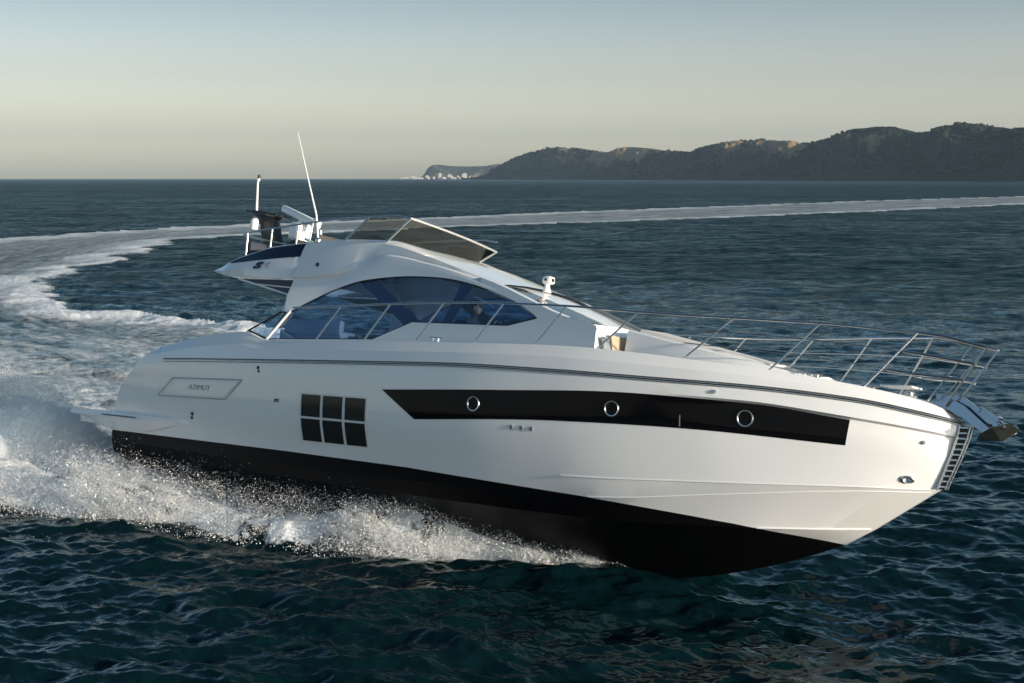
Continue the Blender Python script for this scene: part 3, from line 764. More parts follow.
# swim platform with the fairings that run forward along each side
def fair(sg_):
    b = MB(); rows = [[], [], [], [], []]
    for x in np.linspace(-.42, 3.55, 30):
        t = (x + .42) / 3.97; f = 1 - float(smooth(.55, 1.0, t)); aft = float(smooth(0, .06, t))
        yh = (hull_y(x, .8) if x > 1.0 else -1.98) 
        yo = yh - (.20 * f + .004)
        zt = .905 - .02 * t; zm = zt - .10 * f - .005; zb = .56 + .27 * (1 - f) + .20 * (1 - aft)
        if x < .9: zb = .56 + .26 * (1 - float(smooth(-.42, .9, x)))
        for k, (yy, zz) in enumerate(((yh + .12, zt + .015 * f), (yo + .03 * f, zt), (yo, zm), (yo + .10 * f, zb), (yh + .12, zb))): rows[k].append((x, yy * (1 if sg_ < 0 else -1), zz))
    b.grid(rows); b.add([r[0] for r in rows], [(0, 1, 2, 3, 4)]); b.add([r[-1] for r in rows], [(0, 1, 2, 3, 4)])
    return b
swim = MB(); swim.box((.22, 0, .76), (1.25, 3.9, .26), bev=.04); swim = swim.build('swim_platform', GEL, yacht)
b = MB(); b.box((.2, 0, .897), (1.1, 3.6, .02)); b.build('teak_tread', TEAK, swim)
fair(-1).build('platform_fairing', GEL, swim, ang=25); fair(1).build('platform_fairing', GEL, swim, ang=25)
b = MB(); b.tube([(-.38, -2.14, .85), (.6, -2.16, .835), (1.9, -2.30, .835)], .013, 6); b.build('fairing_strip', DSTEEL, swim)

# ------------------------------------------------------------ decks
def deck_rows():
    rows = [[], [], [], [], []]
    for (x, y, z) in rA:
        w = -y; zi = z - .05
        zi = zi if x > 5.0 else zi - 0.75 * float(smooth(5.0, 4.2, x))
        c = .07 if x > 5 else 0
        yi = max(w - .09, .01)
        rows[0].append((x, y, z)); rows[1].append((x, -yi, z + .004)); rows[2].append((x, -max(yi - .02, .008), zi)); rows[3].append((x, -yi * .5, zi + c * .7 * min(1, w))); rows[4].append((x, 0, zi + c * min(1, w)))
    return rows
b = MB(); b.grid(deck_rows()); b.mirror(); deck = b.build('deck', GEL2, yacht, ang=35)
# rounded coaming cap seam at the stern quarter and bow cleats
def cleat(x, y, z, parent, s=1.0):
    b = MB(); b.tube([(x - .13 * s, y, z + .05 * s), (x + .13 * s, y, z + .05 * s)], [.009 * s, .009 * s], 8)
    b.tube([(x - .05 * s, y, z), (x - .05 * s, y, z + .05 * s)], .011 * s, 8); b.tube([(x + .05 * s, y, z), (x + .05 * s, y, z + .05 * s)], .011 * s, 8); return b.build('cleat', STEEL, parent)
for sg_ in (-1, 1):
    cleat(9.35, sg_ * 2.10, 2.615, deck, 1.1); cleat(2.75, sg_ * 2.02, 2.37, deck, 1.3); cleat(15.7, sg_ * 1.0, 2.415, deck); cleat(15.45, sg_ * .9, 2.43, deck)
for sg_ in (-1, 1):
    b = MB(); b.tube([(x, sg_ * (beam(x) - .055), zdeck(x) - .115) for x in np.linspace(15.75, 16.75, 6)], .012, 6); b.build('toe_rail', STEEL, deck)
    b = MB(); b.tube([(2.1, sg_ * 2.02, 2.26), (1.5, sg_ * 2.01, 1.96), (1.1, sg_ * 1.98, 1.55), (.86, sg_ * 1.95, 1.1)], .022, 8); b.build('quarter_rail', STEEL, deck)

# ------------------------------------------------------------ superstructure
def ys(z): return 1.8 - .25 * (z - 2.2)
def side(poly, sg_=-1, off=0.0): return [(x, sg_ * (ys(z) + off), z) for x, z in poly]
def cat(pts, n=5):
    return [tuple(p) for p in densify(pts, n)]
W_BOT = [(4.81, 2.56), (7.51, 2.64), (8.33, 2.975), (10.45, 2.965), (11.01, 3.11)]
W_TOP = cat([(11.01, 3.11), (10.51, 3.36), (9.68, 3.615), (8.96, 3.755), (8.3, 3.80), (7.66, 3.795), (6.84, 3.715), (6.22, 3.54), (5.67, 3.31), (5.20, 3.09)])
ZT = lambda x: float(np.interp(x, [p[0] for p in W_TOP[::-1]], [p[1] for p in W_TOP[::-1]]))
house = MB()
for sg_ in (-1, 1):
    low = [(4.18, 2.72), (4.0, 2.35), (12.32, 2.40), (12.22, 3.00), (12.0, 3.07), (11.5, 3.13), (11.01, 3.11), (10.45, 2.965), (8.33, 2.975), (7.51, 2.64), (4.81, 2.56)]
    P_ = side(low, sg_); inn = Vector((0, -sg_ * .06, 0)); house.prism(P_, inn)
house = house.build('deckhouse', GEL, yacht, ang=30)
# roof, shoulders and flybridge coaming: lofted sections
ZC = lambda x: float(pchip([4.9, 5.1, 6.1, 7.2, 8.3, 9.1, 9.95, 10.3], [4.47, 4.49, 4.54, 4.50, 4.22, 3.97, 3.72, 3.60], x))
ZR = lambda x: float(pchip([4.9, 6.9, 7.5, 8.5, 9.4, 10.1, 11.0], [4.46, 4.50, 4.42, 4.20, 3.93, 3.71, 3.45], x))
rows = [[] for _ in range(9)]
for x in np.linspace(5.06, 10.0, 50):
    zt = ZT(x) if x > 5.67 else float(np.interp(x, [5.06, 5.2, 5.67], [3.05, 3.10, 3.31])); zc = ZC(x); zr = ZR(x)
    h = zc - zt; yb = ys(zt); yt = 1.24 + .02 * float(smooth(7, 10, x))
    yt = max(min(yt, yb - .02), 0)
    crease = .035 * float(smooth(5.3, 6.5, x)) * (1 - float(smooth(8.2, 9.3, x)))
    pts = [(yb, zt), (yb - .01 + .02 * min(h, 1), zt + .30 * h), (yb + (yt - yb) * .45 + .035, zt + .58 * h), (yb + (yt - yb) * .55 - crease, zt + .66 * h), (yt + .05, zt + .88 * h), (yt - .03, zc - .01), (yt - .14, zc + .012), (.60, zr + .02), (0, zr + .04)]
    wc = 1 - float(smooth(6.0, 7.4, x)); zc_ = 3.765 + .10 * float(smooth(5.1, 7.0, x)); zc_ = max(zc_, zt + .06)
    fr_ = min(max((zc_ - zt) / max(h, .1), 0), 1); yl = yb + (yt + .05 - yb) * fr_
    for k_, (dy_, dz_) in ((2, (-.045, -.012)), (3, (.035, .018))): pts[k_] = (pts[k_][0] * (1 - wc) + (yl + dy_) * wc, pts[k_][1] * (1 - wc) + (zc_ + dz_) * wc)
    q1_ = (yb - .02, zt + (zc_ - zt) * .5); pts[1] = (pts[1][0] * (1 - wc) + q1_[0] * wc - .0, pts[1][1] * (1 - wc) + q1_[1] * wc)
    for k, (yy, zz) in enumerate(pts): rows[k].append((x, -yy, zz))
b = MB(); b.grid(rows); b.mirror(); roof = b.build('roof', GEL, yacht, ang=38)
# arch legs running down to the aft deck
for sg_ in (-1, 1):
    b = MB()
    b.prism(side([(4.93, 3.10), (5.02, 3.42), (5.06, 3.74), (5.30, 3.74), (5.55, 3.40), (5.62, 3.30), (5.2, 3.09), (5.02, 3.02)], sg_, -.016), Vector((0, -sg_ * .10, 0)))
    b.build('arch_leg', GEL, roof, ang=30)
# front pillars beside the windscreen and its centre bar
for sg_ in (-1, 1):
    b = MB(); up = [(9.6, 3.80), (9.95, 3.70), (10.3, 3.585), (10.85, 3.385), (11.25, 3.24), (11.62, 3.13), (11.01, 3.11), (10.51, 3.36), (9.68, 3.615)]
    b.prism(side(up, sg_, .002), Vector((0, -sg_ * .09, .02))); b.build('windscreen_pillar', GEL, roof)
b = MB(); q = []
for x, z, w in ((9.80, 3.775, .95), (10.2, 3.68, .78), (10.6, 3.555, .62), (11.2, 3.345, .46), (11.75, 3.10, .42)): q.append([(x, -w, z - .16), (x, -w, z - .06), (x, -w * .5, z - .01), (x, 0, z), (x, w * .5, z - .01), (x, w, z - .06), (x, w, z - .16)])
b.grid(q); b.add(q[0], [tuple(range(7))]); b.add(q[-1], [tuple(range(7))]); b.build('windscreen_bar', GEL, roof)
g = MB(); ra = []; rb = []
for x in np.linspace(9.95, 11.6, 8):
    t = (x - 9.95) / 1.65; zc_ = float(np.interp(x, [9.9, 10.55, 11.2, 11.75], [3.72, 3.52, 3.30, 3.07])) - .01
    ze = float(np.interp(x, [9.95, 10.3, 10.85, 11.25, 11.62], [3.68, 3.57, 3.37, 3.22, 3.11])) - .01
    ra.append([(x, -ys(ze) + .08, ze), (x, -.75, (ze + zc_) / 2 + .03), (x, -.1, zc_)])
g.grid(ra); g.mirror(); g.build('windscreen', GL_CLEAR, roof)
b = MB(); rr_ = [[], [], []]
for y in np.linspace(-1.57, 1.57, 11):
    c = .05 * (1 - (y / 1.57)**2); rr_[0].append((11.5 + c, y, 3.10)); rr_[1].append((12.12, y, 3.03 + c)); rr_[2].append((12.30, y * 1.04, 2.42))
b.grid(rr_); fc = b.build('front_coaming', GEL, house, ang=30)
b = MB(); b.box((12.285, -1.38, 2.72), (.03, .20, .28), ry=-R(16), bev=.008); b.build('speaker', BLACK if False else GREY, fc)

# side glazing
for sg_ in (-1, 1):
    P_ = side(W_BOT + W_TOP[1:-1] + [(5.20, 3.09)], sg_, -.03)
    b = MB(); b.add(P_, [list(range(len(P_)))]); o_ = b.build('side_glazing', GL_BLUE, house)
    if sg_ < 0: o_['label'] = 'blue tinted saloon side window, starboard'
    b = MB(); b.add(side([(4.25, 2.705), (4.83, 2.555), (5.12, 3.06), (4.99, 3.075)], sg_, -.02), [(0, 1, 2, 3)]); sp = b.build('aft_side_pane', glass('pale_aft_glass', (.62, .76, .88), .02, 2.6), house)
    b = MB(); b.tube(side([(4.22, 2.71), (4.80, 2.56), (5.11, 3.09), (4.97, 3.09), (4.22, 2.71)], sg_, .0), .018, 6); b.build('pane_frame', BLACK, sp)
    b = MB(); b.tube(side([(4.80, 2.55), (5.22, 3.12)], sg_, .004), .03, 6); b.build('window_post', GEL, sp)
    ow = MB(); full = W_BOT + W_TOP[1:-1] + [(5.20, 3.09)]
    ow.tube(side(full + [full[0]], sg_, -.008), .013, 6); ow.build('window_seal', BLACK, o_)
    # dark mullions behind the glass
    for q in ([(6.75, 3.70), (7.10, 3.74), (8.48, 2.98), (8.15, 2.90)], [(8.98, 2.97), (9.16, 2.97), (9.40, 3.66), (9.18, 3.70)]):
        b = MB(); b.prism(side(q, sg_, -.05), Vector((0, -sg_ * .05, 0))); b.build('mullion', DKWOOD, o_)

# flybridge aft wing
_r0 = [(r[0][2], -r[0][1]) for r in rows if -r[0][1] > .8]
def roof_y0(z): return float(np.interp(z, [a[0] for a in _r0], [a[1] for a in _r0]))
def wblend(x): return float(smooth(3.9, 5.06, x))
rows = [[] for _ in range(7)]
for x in np.linspace(2.60, 5.12, 22):
    zt = float(pchip([2.60, 3.1, 3.6, 4.24, 5.15], [3.955, 4.13, 4.26, 4.40, 4.49], x)); zb = float(pchip([2.60, 3.0, 3.46, 5.2], [3.90, 3.81, 3.765, 3.73], x))
    w = 1.30 + .10 * float(smooth(2.6, 3.2, x)); h = zt - zb
    for k, (yy, zz) in enumerate(((0, zb), (w - .25, zb), (w, zb + .04 * h), (w + .035, zb + .35 * h), (w - .05 - .10 * min(1, h), zt), (w - .14 - .10 * min(1, h), zt + .003), (0, zt - .10 if x < 3.0 else 4.02))):
        if 2 <= k <= 4: yy = yy + (roof_y0(zz) - yy) * wblend(x)
        rows[k].append((x, -yy, zz))
b = MB(); b.grid(rows); b.add([r[0] for r in rows], [tuple(range(7))]); b.add([r[-1] for r in rows], [tuple(range(7))]); b.mirror()
wing = b.build('flybridge_wing', GEL, yacht, ang=35)
def wy(x, z):
    zt = float(pchip([2.60, 3.1, 3.6, 4.24, 5.15], [3.955, 4.13, 4.26, 4.40, 4.49], x)); zb = float(pchip([2.60, 3.0, 3.46, 5.2], [3.90, 3.81, 3.765, 3.73], x))
    w = 1.30 + .10 * float(smooth(2.6, 3.2, x)); h = zt - zb
    v = float(np.interp(z, [zb + .04 * h, zb + .35 * h, zt], [w, w + .035, w - .05 - .10 * min(1, h)]))
    zs = [zb + .04 * h, zb + .35 * h, zt]; v2 = float(np.interp(z, zs, [roof_y0(q) for q in zs])); return v + (v2 - v) * wblend(x)
for sg_ in (-1, 1):
    b = MB(); ra = []
    for x in np.linspace(3.02, 5.115, 16):
        zt = float(pchip([2.60, 3.1, 3.6, 4.24, 5.15], [3.955, 4.13, 4.26, 4.40, 4.49], x)) - .02; z0 = float(np.interp(x, [3.02, 3.14, 5.12], [4.095, 4.065, 4.20]))
        z0 = min(z0, zt - .004); ra.append([(x, sg_ * (wy(x, z) + .008), z) for z in np.linspace(z0, zt, 4)])
    b.grid(ra); o_ = b.build('smoked_side_panel', NAVY, wing)
    # dark sloping panel under the wing with its pale lower edge
    b = MB(); b.prism([(3.45, sg_ * 1.36, 3.755), (5.06, sg_ * 1.40, 3.725), (4.96, sg_ * 1.44, 3.46), (4.6, sg_ * 1.42, 3.53)], (0, -sg_ * .05, 0)); u_ = b.build('under_wing_panel', mat('dark_brown_panel', (.03, .022, .018), .3), wing)
    b = MB(); b.tube([(3.42, sg_ * 1.375, 3.755), (4.6, sg_ * 1.435, 3.52), (4.97, sg_ * 1.455, 3.44)], .017, 6); b.tube([(4.0, sg_ * 1.385, 3.645), (5.0, sg_ * 1.43, 3.58)], .013, 6); b.tube([(4.97, sg_ * 1.455, 3.44), (5.06, sg_ * 1.41, 3.73)], .017, 6); b.build('panel_edge', GEL, u_)
# model mark on the wing
def wframe(x, z):
    P = Vector((x, -wy(x, z) - .022, z)); tx = Vector((1, 0, 0)); dz = wy(x, z + .03) - wy(x, z - .03); tz = Vector((0, -dz, .06)).normalized(); return P, Matrix((tx, tz, tx.cross(tz))).transposed()
P, M = wframe(3.97, 4.005); text_mesh('S', .19, P, M, LETTER, 'mark', wing, .35, 2.0, bold=.012)
P, M = wframe(4.24, 4.005); text_mesh('6', .18, P, M, LETTER2, 'mark', wing, .35, 1.7, bold=.004)
b = MB(); b.lathe([(.045, 0), (.045, .012), (.03, .02)], (5.62, -1.395, 4.02), 14, Matrix.Rotation(R(90), 3, 'X')); b.build('vent_cap', BLACK, roof)

# flybridge rail, seats, screen
fr = MB()
for sg_ in (-1, 1):
    fr.tube([(3.22, sg_ * 1.2, 4.68), (3.4, sg_ * 1.24, 4.70), (4.1, sg_ * 1.25, 4.765), (4.9, sg_ * 1.25, 4.84), (5.93, sg_ * 1.25, 4.915), (6.66, sg_ * 1.25, 4.93), (7.43, sg_ * 1.25, 4.93), (7.73, sg_ * 1.25, 4.885)], .019, 8)
fr.tube([(3.22, -1.2, 4.68), (3.12, -1.05, 4.675), (3.12, 1.05, 4.675), (3.22, 1.2, 4.68)], .019, 8)
flyrail = fr.build('flybridge_rail', STEEL, wing)
for sg_ in (-1, 1):
    for xa, xb, za, zb in ((3.39, 3.40, 4.19, 4.69), (4.08, 4.10, 4.36, 4.765), (4.80, 4.83, 4.46, 4.83), (5.16, 5.22, 4.48, 4.86)):
        b = MB(); b.tube([(xa, sg_ * 1.235, za), (xb, sg_ * 1.25, zb)], .018, 8); b.build('rail_post', STEEL, flyrail)
b = MB(); b.box((4.3, 0, 4.03), (2.3, 2.1, .02)); b.build('flybridge_floor', TEAK, wing)
st = MB(); st.box((3.45, 0, 4.22), (.55, 2.1, .34), bev=.05); st.box((3.22, 0, 4.40), (.14, 2.1, .34), bev=.05); st.build('aft_sofa', mat('navy_cushion', (.02, .025, .045), .7), wing)
st = MB(); st.box((4.5, .75, 4.22), (1.3, .5, .34), bev=.05); st.box((4.5, 1.03, 4.42), (1.3, .12, .3), bev=.04); st.build('side_sofa', mat('black_cushion', (.02, .02, .022), .7), wing)
# screen panes
ws = MB(); ws.add([(6.15, -1.235, 4.53), (7.20, -1.22, 4.50), (7.72, -1.25, 4.88), (6.66, -1.25, 4.90)], [(0, 1, 2, 3)]); ws = ws.build('flybridge_screen', GL_SMOKE, roof)
def bez(a, c, n, bow): return [(a[0] + (c[0] - a[0]) * t + bow * 4 * t * (1 - t), a[1] + (c[1] - a[1]) * t, a[2] + (c[2] - a[2]) * t) for t in np.linspace(0, 1, n)]
lowr = bez((7.20, -1.22, 4.50), (7.22, 1.15, 4.29 + .11), 14, .10); topr = bez((7.73, -1.25, 4.885), (7.80, 1.17, 4.62 + .06), 14, .10)
b = MB(); b.grid([lowr, topr]); b.build('screen_pane', GL_SMOKE, ws)
b = MB(); b.add([(6.15, 1.2, 4.50), (7.22, 1.15, 4.40), (7.80, 1.17, 4.68), (6.66, 1.2, 4.80)], [(0, 1, 2, 3)]); b.build('screen_pane', GL_SMOKE, ws)
for nm, pts, r in (('screen_frame', topr, .020), ('screen_post', [(7.19, -1.23, 4.48), (7.73, -1.25, 4.885)], .022), ('screen_post', [(6.13, -1.24, 4.52), (6.66, -1.25, 4.90)], .020), ('screen_post', [(7.21, 1.16, 4.38), (7.81, 1.18, 4.69)], .024), ('screen_post', [(6.13, 1.2, 4.5), (6.66, 1.22, 4.82)], .018)):
    b = MB(); b.tube(pts, r, 8); b.build(nm, STEEL if nm != 'screen_frame' else mat('bright_frame', (.75, .72, .66), .25, metal=.6), ws)
b = MB(); b.tube([(7.80, 1.17, 4.68), (6.66, 1.2, 4.80), (6.15, 1.2, 4.50)], .015, 8); b.build('screen_frame', DSTEEL, ws)
# helm console behind the screen
b = MB(); b.prism([(5.9, -.95, 4.05), (6.75, -.95, 4.05), (7.05, -.95, 4.50), (6.65, -.95, 4.66), (6.25, -.95, 4.60)], (0, 1.2, 0)); hc = b.build('helm_console', mat('dark_console', (.06, .055, .05), .5), roof)
b = MB(); b.lathe([(.17, -.012), (.185, 0), (.17, .012), (.155, 0)], (6.18, -.5, 4.58), 24, Matrix.Rotation(R(-65), 3, 'Y')); b.f = [f for f in b.f if len(f) == 4]; b.tube([(6.2, -.66, 4.6), (6.2, -.34, 4.6)], .01, 6); b.build('steering_wheel', BLACK, hc)
b = MB(); b.box((5.35, -.5, 4.3), (.5, 1.0, .4), bev=.06); b.box((5.12, -.5, 4.52), (.12, 1.0, .34), bev=.05); b.build('helm_seat', mat('dark_seat', (.05, .045, .04), .7), roof)

# mast: dark swept arm, open-array radar, light pole, whip aerial
b = MB(); b.prism([(2.95, -.10, 4.10), (3.45, -.10, 4.10), (2.95, -.10, 4.75), (2.78, -.10, 5.20), (2.86, -.10, 5.26), (2.86, -.10, 5.31), (2.10, -.10, 5.42), (2.10, -.10, 5.35), (2.38, -.10, 5.24), (2.45, -.10, 4.95), (2.62, -.10, 4.6)], (0, .20, 0)); mast = b.build('radar_mast', BLACK, wing, ang=20)
b = MB(); b.prism([(2.2, -.34, 5.36), (2.82, -.34, 5.27), (2.82, -.34, 5.24), (2.2, -.34, 5.33)], (0, .68, 0)); b.build('mast_top', BLACK, mast)
b = MB(); b.tube([(2.17, -.02, 5.36), (2.10, -.02, 6.02)], [.026, .020], 8); b.tube([(2.10, -.02, 6.02), (2.12, -.02, 6.08), (2.13, -.02, 6.13)], [.020, .034, .030], 8); lp = b.build('light_pole', GEL2, mast)
b = MB(); b.lathe([(.035, 0), (.038, .02), (.035, .07), (.015, .085)], (2.13, -.02, 6.10), 12); b.build('mast_light', BLACK, lp)
b = MB(); b.lathe([(.075, -.13), (.085, -.08), (.085, .05), (.06, .12), (.02, .15)], (2.42, -.26, 5.08), 18); b.build('satellite_dome', GEL, mast)
b = MB(); b.lathe([(.26, 0), (.26, .04), (.20, .09)], (3.55, 0, 4.62), 20); b.tube([(3.4, 0, 4.1), (3.5, 0, 4.64)], .09, 10); rb = b.build('radar_base', BLACK, wing)
b = MB(); b.box((3.55, 0, 4.93), (.34, .36, .36), ry=R(8), bev=.05); rp = b.build('radar_pedestal', GEL, rb)
b = MB(); b.box((3.52, 0, 5.25), (1.34, .11, .15), ry=R(18), rz=R(-6), bev=.03); b.tube([(3.55, 0, 5.05), (3.55, 0, 5.22)], .07, 12); b.build('radar_antenna', GEL, rp)
b = MB(); b.lathe([(.05, 0), (.06, .03), (.055, .07), (.03, .10)], (5.36, -1.20, 4.47), 14); ab = b.build('aerial_base', STEEL, roof)
b = MB(); b.tube([(5.36, -1.21, 4.55), (5.25, -1.22, 5.02), (4.88, -1.24, 5.85), (4.52, -1.25, 6.66)], [.022, .017, .012, .006], 8); b.tube([(5.34, -1.21, 4.60), (5.20, -1.22, 4.95)], .016, 6); b.build('whip_aerial', GEL2, ab)
b = MB(); b.box((4.75, -.55, 4.55), (.05, .05, .6), ry=R(-10)); b.box((4.35, -.2, 4.6), (.9, .04, .05), ry=R(20)); b.build('folded_table_leg', GEL, wing)

# search light on the coachroof
b = MB(); b.lathe([(.09, 0), (.075, .03), (.05, .10), (.045, .17)], (9.98, 0, 3.74), 14); sl = b.build('search_light', GEL, roof)
b = MB(); b.box((10.0, 0, 3.96), (.18, .18, .14), bev=.04); sh = b.build('lamp_head', GEL, sl)
b = MB(); b.box((10.093, 0, 3.96), (.012, .08, .06), bev=.004); b.build('lamp_glass', PANE, sh)
b = MB(); b.box((10.0, -.093, 3.96), (.05, .012, .04), bev=.004); b.build('lamp_glass', PANE, sh)

# bow seating and sun lounge
b = MB(); b.prism([(12.20, -1.25, 2.55), (12.34, -1.25, 2.55), (12.28, -1.25, 2.90), (12.18, -1.25, 2.90)], (0, 2.5, 0)); b.build('bow_seat_back', TAN, house)
b = MB(); b.prism([(12.20, -1.45, 2.50), (12.5, -1.45, 2.50), (12.5, -1.45, 2.60), (12.20, -1.45, 2.66)], (0, 2.9, 0)); b.build('bow_seat', GEL, house)
lo = MB(); R_ = []
for x, z, y in ((12.42, 3.03, 1.00), (13.45, 2.84, .98), (14.2, 2.70, .86), (14.95, 2.545, .66), (15.45, 2.46, .42)):
    zb = 2.38; R_.append([(x, -y - .09, zb), (x, -y, z - .03), (x, -y + .05, z), (x, 0, z + .045), (x, y - .05, z), (x, y, z - .03), (x, y + .09, zb)])
lo.grid(R_); lo.add(R_[0], [tuple(range(7))]); lo.add(R_[-1], [tuple(range(7))]); lounge = lo.build('sun_lounge', GEL, deck, ang=25)
b = MB(); q = []
for x, z, y in ((12.52, 3.035, .80), (13.45, 2.85, .79), (14.2, 2.70, .66), (14.7, 2.59, .50)): q.append([(x, -y, z - .02), (x, -y + .04, z + .03), (x, 0, z + .06), (x, y - .04, z + .03), (x, y, z - .02)])
b.grid(q); b.add(q[0], [tuple(range(5))]); b.add(q[-1], [tuple(range(5))]); b.build('lounge_cushion', mat('off_white_cushion', (.62, .60, .56), .8, bump=(20, .2, .06)), lounge, ang=25)
b = MB(); b.box((16.55, .12, 2.42), (.5, .4, .03), bev=.01); b.build('anchor_hatch', GEL2, deck)
b = MB(); b.lathe([(.11, 0), (.12, .02), (.06, .04), (.06, .06), (.09, .075), (.05, .09)], (16.72, .05, 2.27), 16); b.build('windlass', STEEL, deck)

# anchor on its roller
b = MB(); b.prism([(17.15, -.13, 2.22), (17.42, -.13, 2.27), (17.60, -.13, 2.19), (17.98, -.13, 1.89), (17.90, -.13, 1.82), (17.58, -.13, 2.02), (17.32, -.13, 2.14)], (0, .025, 0)); b.prism([(17.15, .105, 2.22), (17.42, .105, 2.27), (17.60, .105, 2.19), (17.98, .105, 1.89), (17.90, .105, 1.82), (17.58, .105, 2.02), (17.32, .105, 2.14)], (0, .025, 0))
b.prism([(17.05, -.10, 2.21), (17.5, -.10, 2.15), (17.95, -.10, 1.84), (17.93, -.10, 1.81), (17.45, -.10, 2.10), (17.05, -.10, 2.18)], (0, .20, 0)); ro = b.build('bow_roller', MIRROR, yacht, ang=25)
b = MB(); b.lathe([(.03, -.10), (.055, -.06), (.035, 0), (.055, .06), (.03, .10)], (17.93, 0, 1.91), 14, Matrix.Rotation(R(90), 3, 'X')); b.build('roller_wheel', BLACK, ro)
b = MB(); b.prism([(17.15, -.025, 2.33), (17.55, -.025, 2.32), (18.02, -.025, 2.00), (18.16, -.025, 1.90), (18.12, -.025, 1.82), (17.9, -.025, 1.96), (17.5, -.025, 2.24), (17.15, -.025, 2.27)], (0, .05, 0)); an = b.build('anchor', MIRROR, yacht, ang=25)
an['label'] = 'polished plough anchor hanging at the bow'
for sg_ in (-1, 1):
    q = [(18.36, sg_ * .01, 1.89), (18.26, sg_ * .12, 1.99), (18.03, sg_ * .19, 1.91), (17.84, sg_ * .13, 1.80), (17.78, sg_ * .01, 1.73), (18.12, sg_ * .01, 1.73), (18.10, sg_ * .03, 1.85)]
    b = MB(); b.add(q, [(0, 1, 5), (1, 2, 5), (2, 3, 5), (3, 4, 5), (0, 6, 1), (1, 6, 2), (2, 6, 3), (3, 6, 4)]); b.build('anchor_fluke', mat('worn_galvanised', (.78, .74, .62), .32, metal=1), an, flat=True)
b = MB(); b.prism([(17.72, -.02, 2.16), (17.80, -.02, 2.20), (18.10, -.02, 2.02), (18.20, -.02, 1.88), (18.12, -.02, 1.86), (18.0, -.02, 1.96)], (0, .04, 0)); b.tube([(17.76, -.06, 2.15), (17.76, .06, 2.15)], .045, 10); b.tube([(18.06, -.08, 2.05), (18.06, .08, 2.05)], .03, 10); b.tube([(18.2, -.14, 1.9), (18.05, 0, 2.0), (18.2, .14, 1.9)], .018, 8); b.build('anchor_shank', MIRROR, an, ang=25)

# side and bow rails
TOPR = [(4.95, 3.02), (5.6, 3.10), (7.05, 3.16), (8.21, 3.215), (9.42, 3.26), (10.6, 3.28), (11.84, 3.27), (13.05, 3.225), (14.39, 3.21), (15.69, 3.215), (16.91, 3.18)]
def rail_y(x): return max(beam(x) - .25, .20)
def rpt(x, z, sg_): return (x, sg_ * rail_y(x), z)
rail = MB()
for sg_ in (-1, 1):
    rail.tube([rpt(x, float(pchip([a[0] for a in TOPR], [a[1] for a in TOPR], x)), sg_) for x in np.linspace(5.85, 16.91, 40)], .018, 8)
rail = rail.build('side_rail', STEEL, yacht); rail['label'] = 'long stainless guard rail around the deck'
POSTS = [(6.51, 7.10), (7.71, 8.28), (8.9, 9.46), (10.14, 10.68), (11.32, 11.84), (12.42, 13.05), (13.8, 14.5), (15.04, 15.69), (16.30, 16.91)]
for sg_ in (-1, 1):
    for i, (xa, xb) in enumerate(POSTS):
        zt = float(pchip([a[0] for a in TOPR], [a[1] for a in TOPR], xb)); ya = rail_y(xa) + .03
        b = MB(); b.tube([(xa, sg_ * ya, zdeck(xa) - .03), (xb, sg_ * rail_y(xb), zt)], .0150 if i < 8 else .019, 8); b.lathe([(.035, 0), (.035, .008), (.02, .02)], (xa, sg_ * ya, zdeck(xa) - .045), 12); b.build('stanchion', STEEL, rail)
    # mid wires from the lounge forward
    for f_, x0 in ((.68, 13.95), (.36, 13.8)):
        pts = []
        for x in np.linspace(x0, 16.91 - .22 * (1 - f_) * 1.5, 14):
            zt = float(pchip([a[0] for a in TOPR], [a[1] for a in TOPR], x)); pts.append((x, sg_ * (rail_y(x) + .01), zdeck(x) + (zt - zdeck(x)) * f_))
        b = MB(); b.tube(pts, .0085, 6); b.build('mid_rail', STEEL, rail)
# pulpit
pulpit = MB(); TP = []
for sg_ in (-1, 1):
    for f_, dx in ((1.0, 0), (.66, -.20), (.33, -.40)):
        z0 = zdeck(16.5); a = (16.93 + dx * .85, 0, 2.34 + (3.19 - 2.34) * f_); c = (17.90 + dx * .75, 0, 2.30 + (3.02 - 2.30) * f_)
        ya = max(rail_y(a[0]), .24) 
        pulpit.tube([(a[0], sg_ * ya, a[2]), (a[0] + .35, sg_ * (ya * .85 + .04), a[2] - .04), (c[0] - .10, sg_ * .27, c[2] + .02), (c[0], sg_ * .24, c[2])], .023, 8)
    pulpit.tube([(17.34, sg_ * .17, 2.16), (17.90, sg_ * .24, 3.02)], .017, 8)
    pulpit.tube([(17.10, sg_ * .22, 2.22), (17.72, sg_ * .27, 3.045)], .014, 8)
pulpit.build('pulpit', STEEL, rail)

# ------------------------------------------------------------ saloon interior seen through the glass
inter = MB(); inter.box((8.2, 0, 2.33), (7.2, 3.1, .04)); inter = inter.build('saloon_floor', DKWOOD, house)
b = MB(); b.box((5.6, -1.05, 2.60), (1.5, .55, .40), bev=.06); b.box((5.6, -1.30, 2.85), (1.5, .14, .30), bev=.05); b.build('saloon_sofa', INTW, inter)
b = MB(); b.box((6.9, .95, 2.60), (2.2, .7, .45), bev=.06); b.box((6.9, 1.28, 2.9), (2.2, .16, .35), bev=.05); b.build('saloon_sofa', CREAM, inter)
b = MB(); b.box((7.1, -.7, 2.75), (.9, .8, .05), bev=.01); b.tube([(7.1, -.7, 2.35), (7.1, -.7, 2.74)], .05, 10); b.build('dinette_table', TEAK, inter)
b = MB(); b.prism([(4.85, -1.45, 2.60), (5.25, -1.45, 2.60), (4.93, -1.45, 2.73), (4.86, -1.45, 2.78)], (0, .5, 0)); b.build('cockpit_cushion', CREAM, inter)
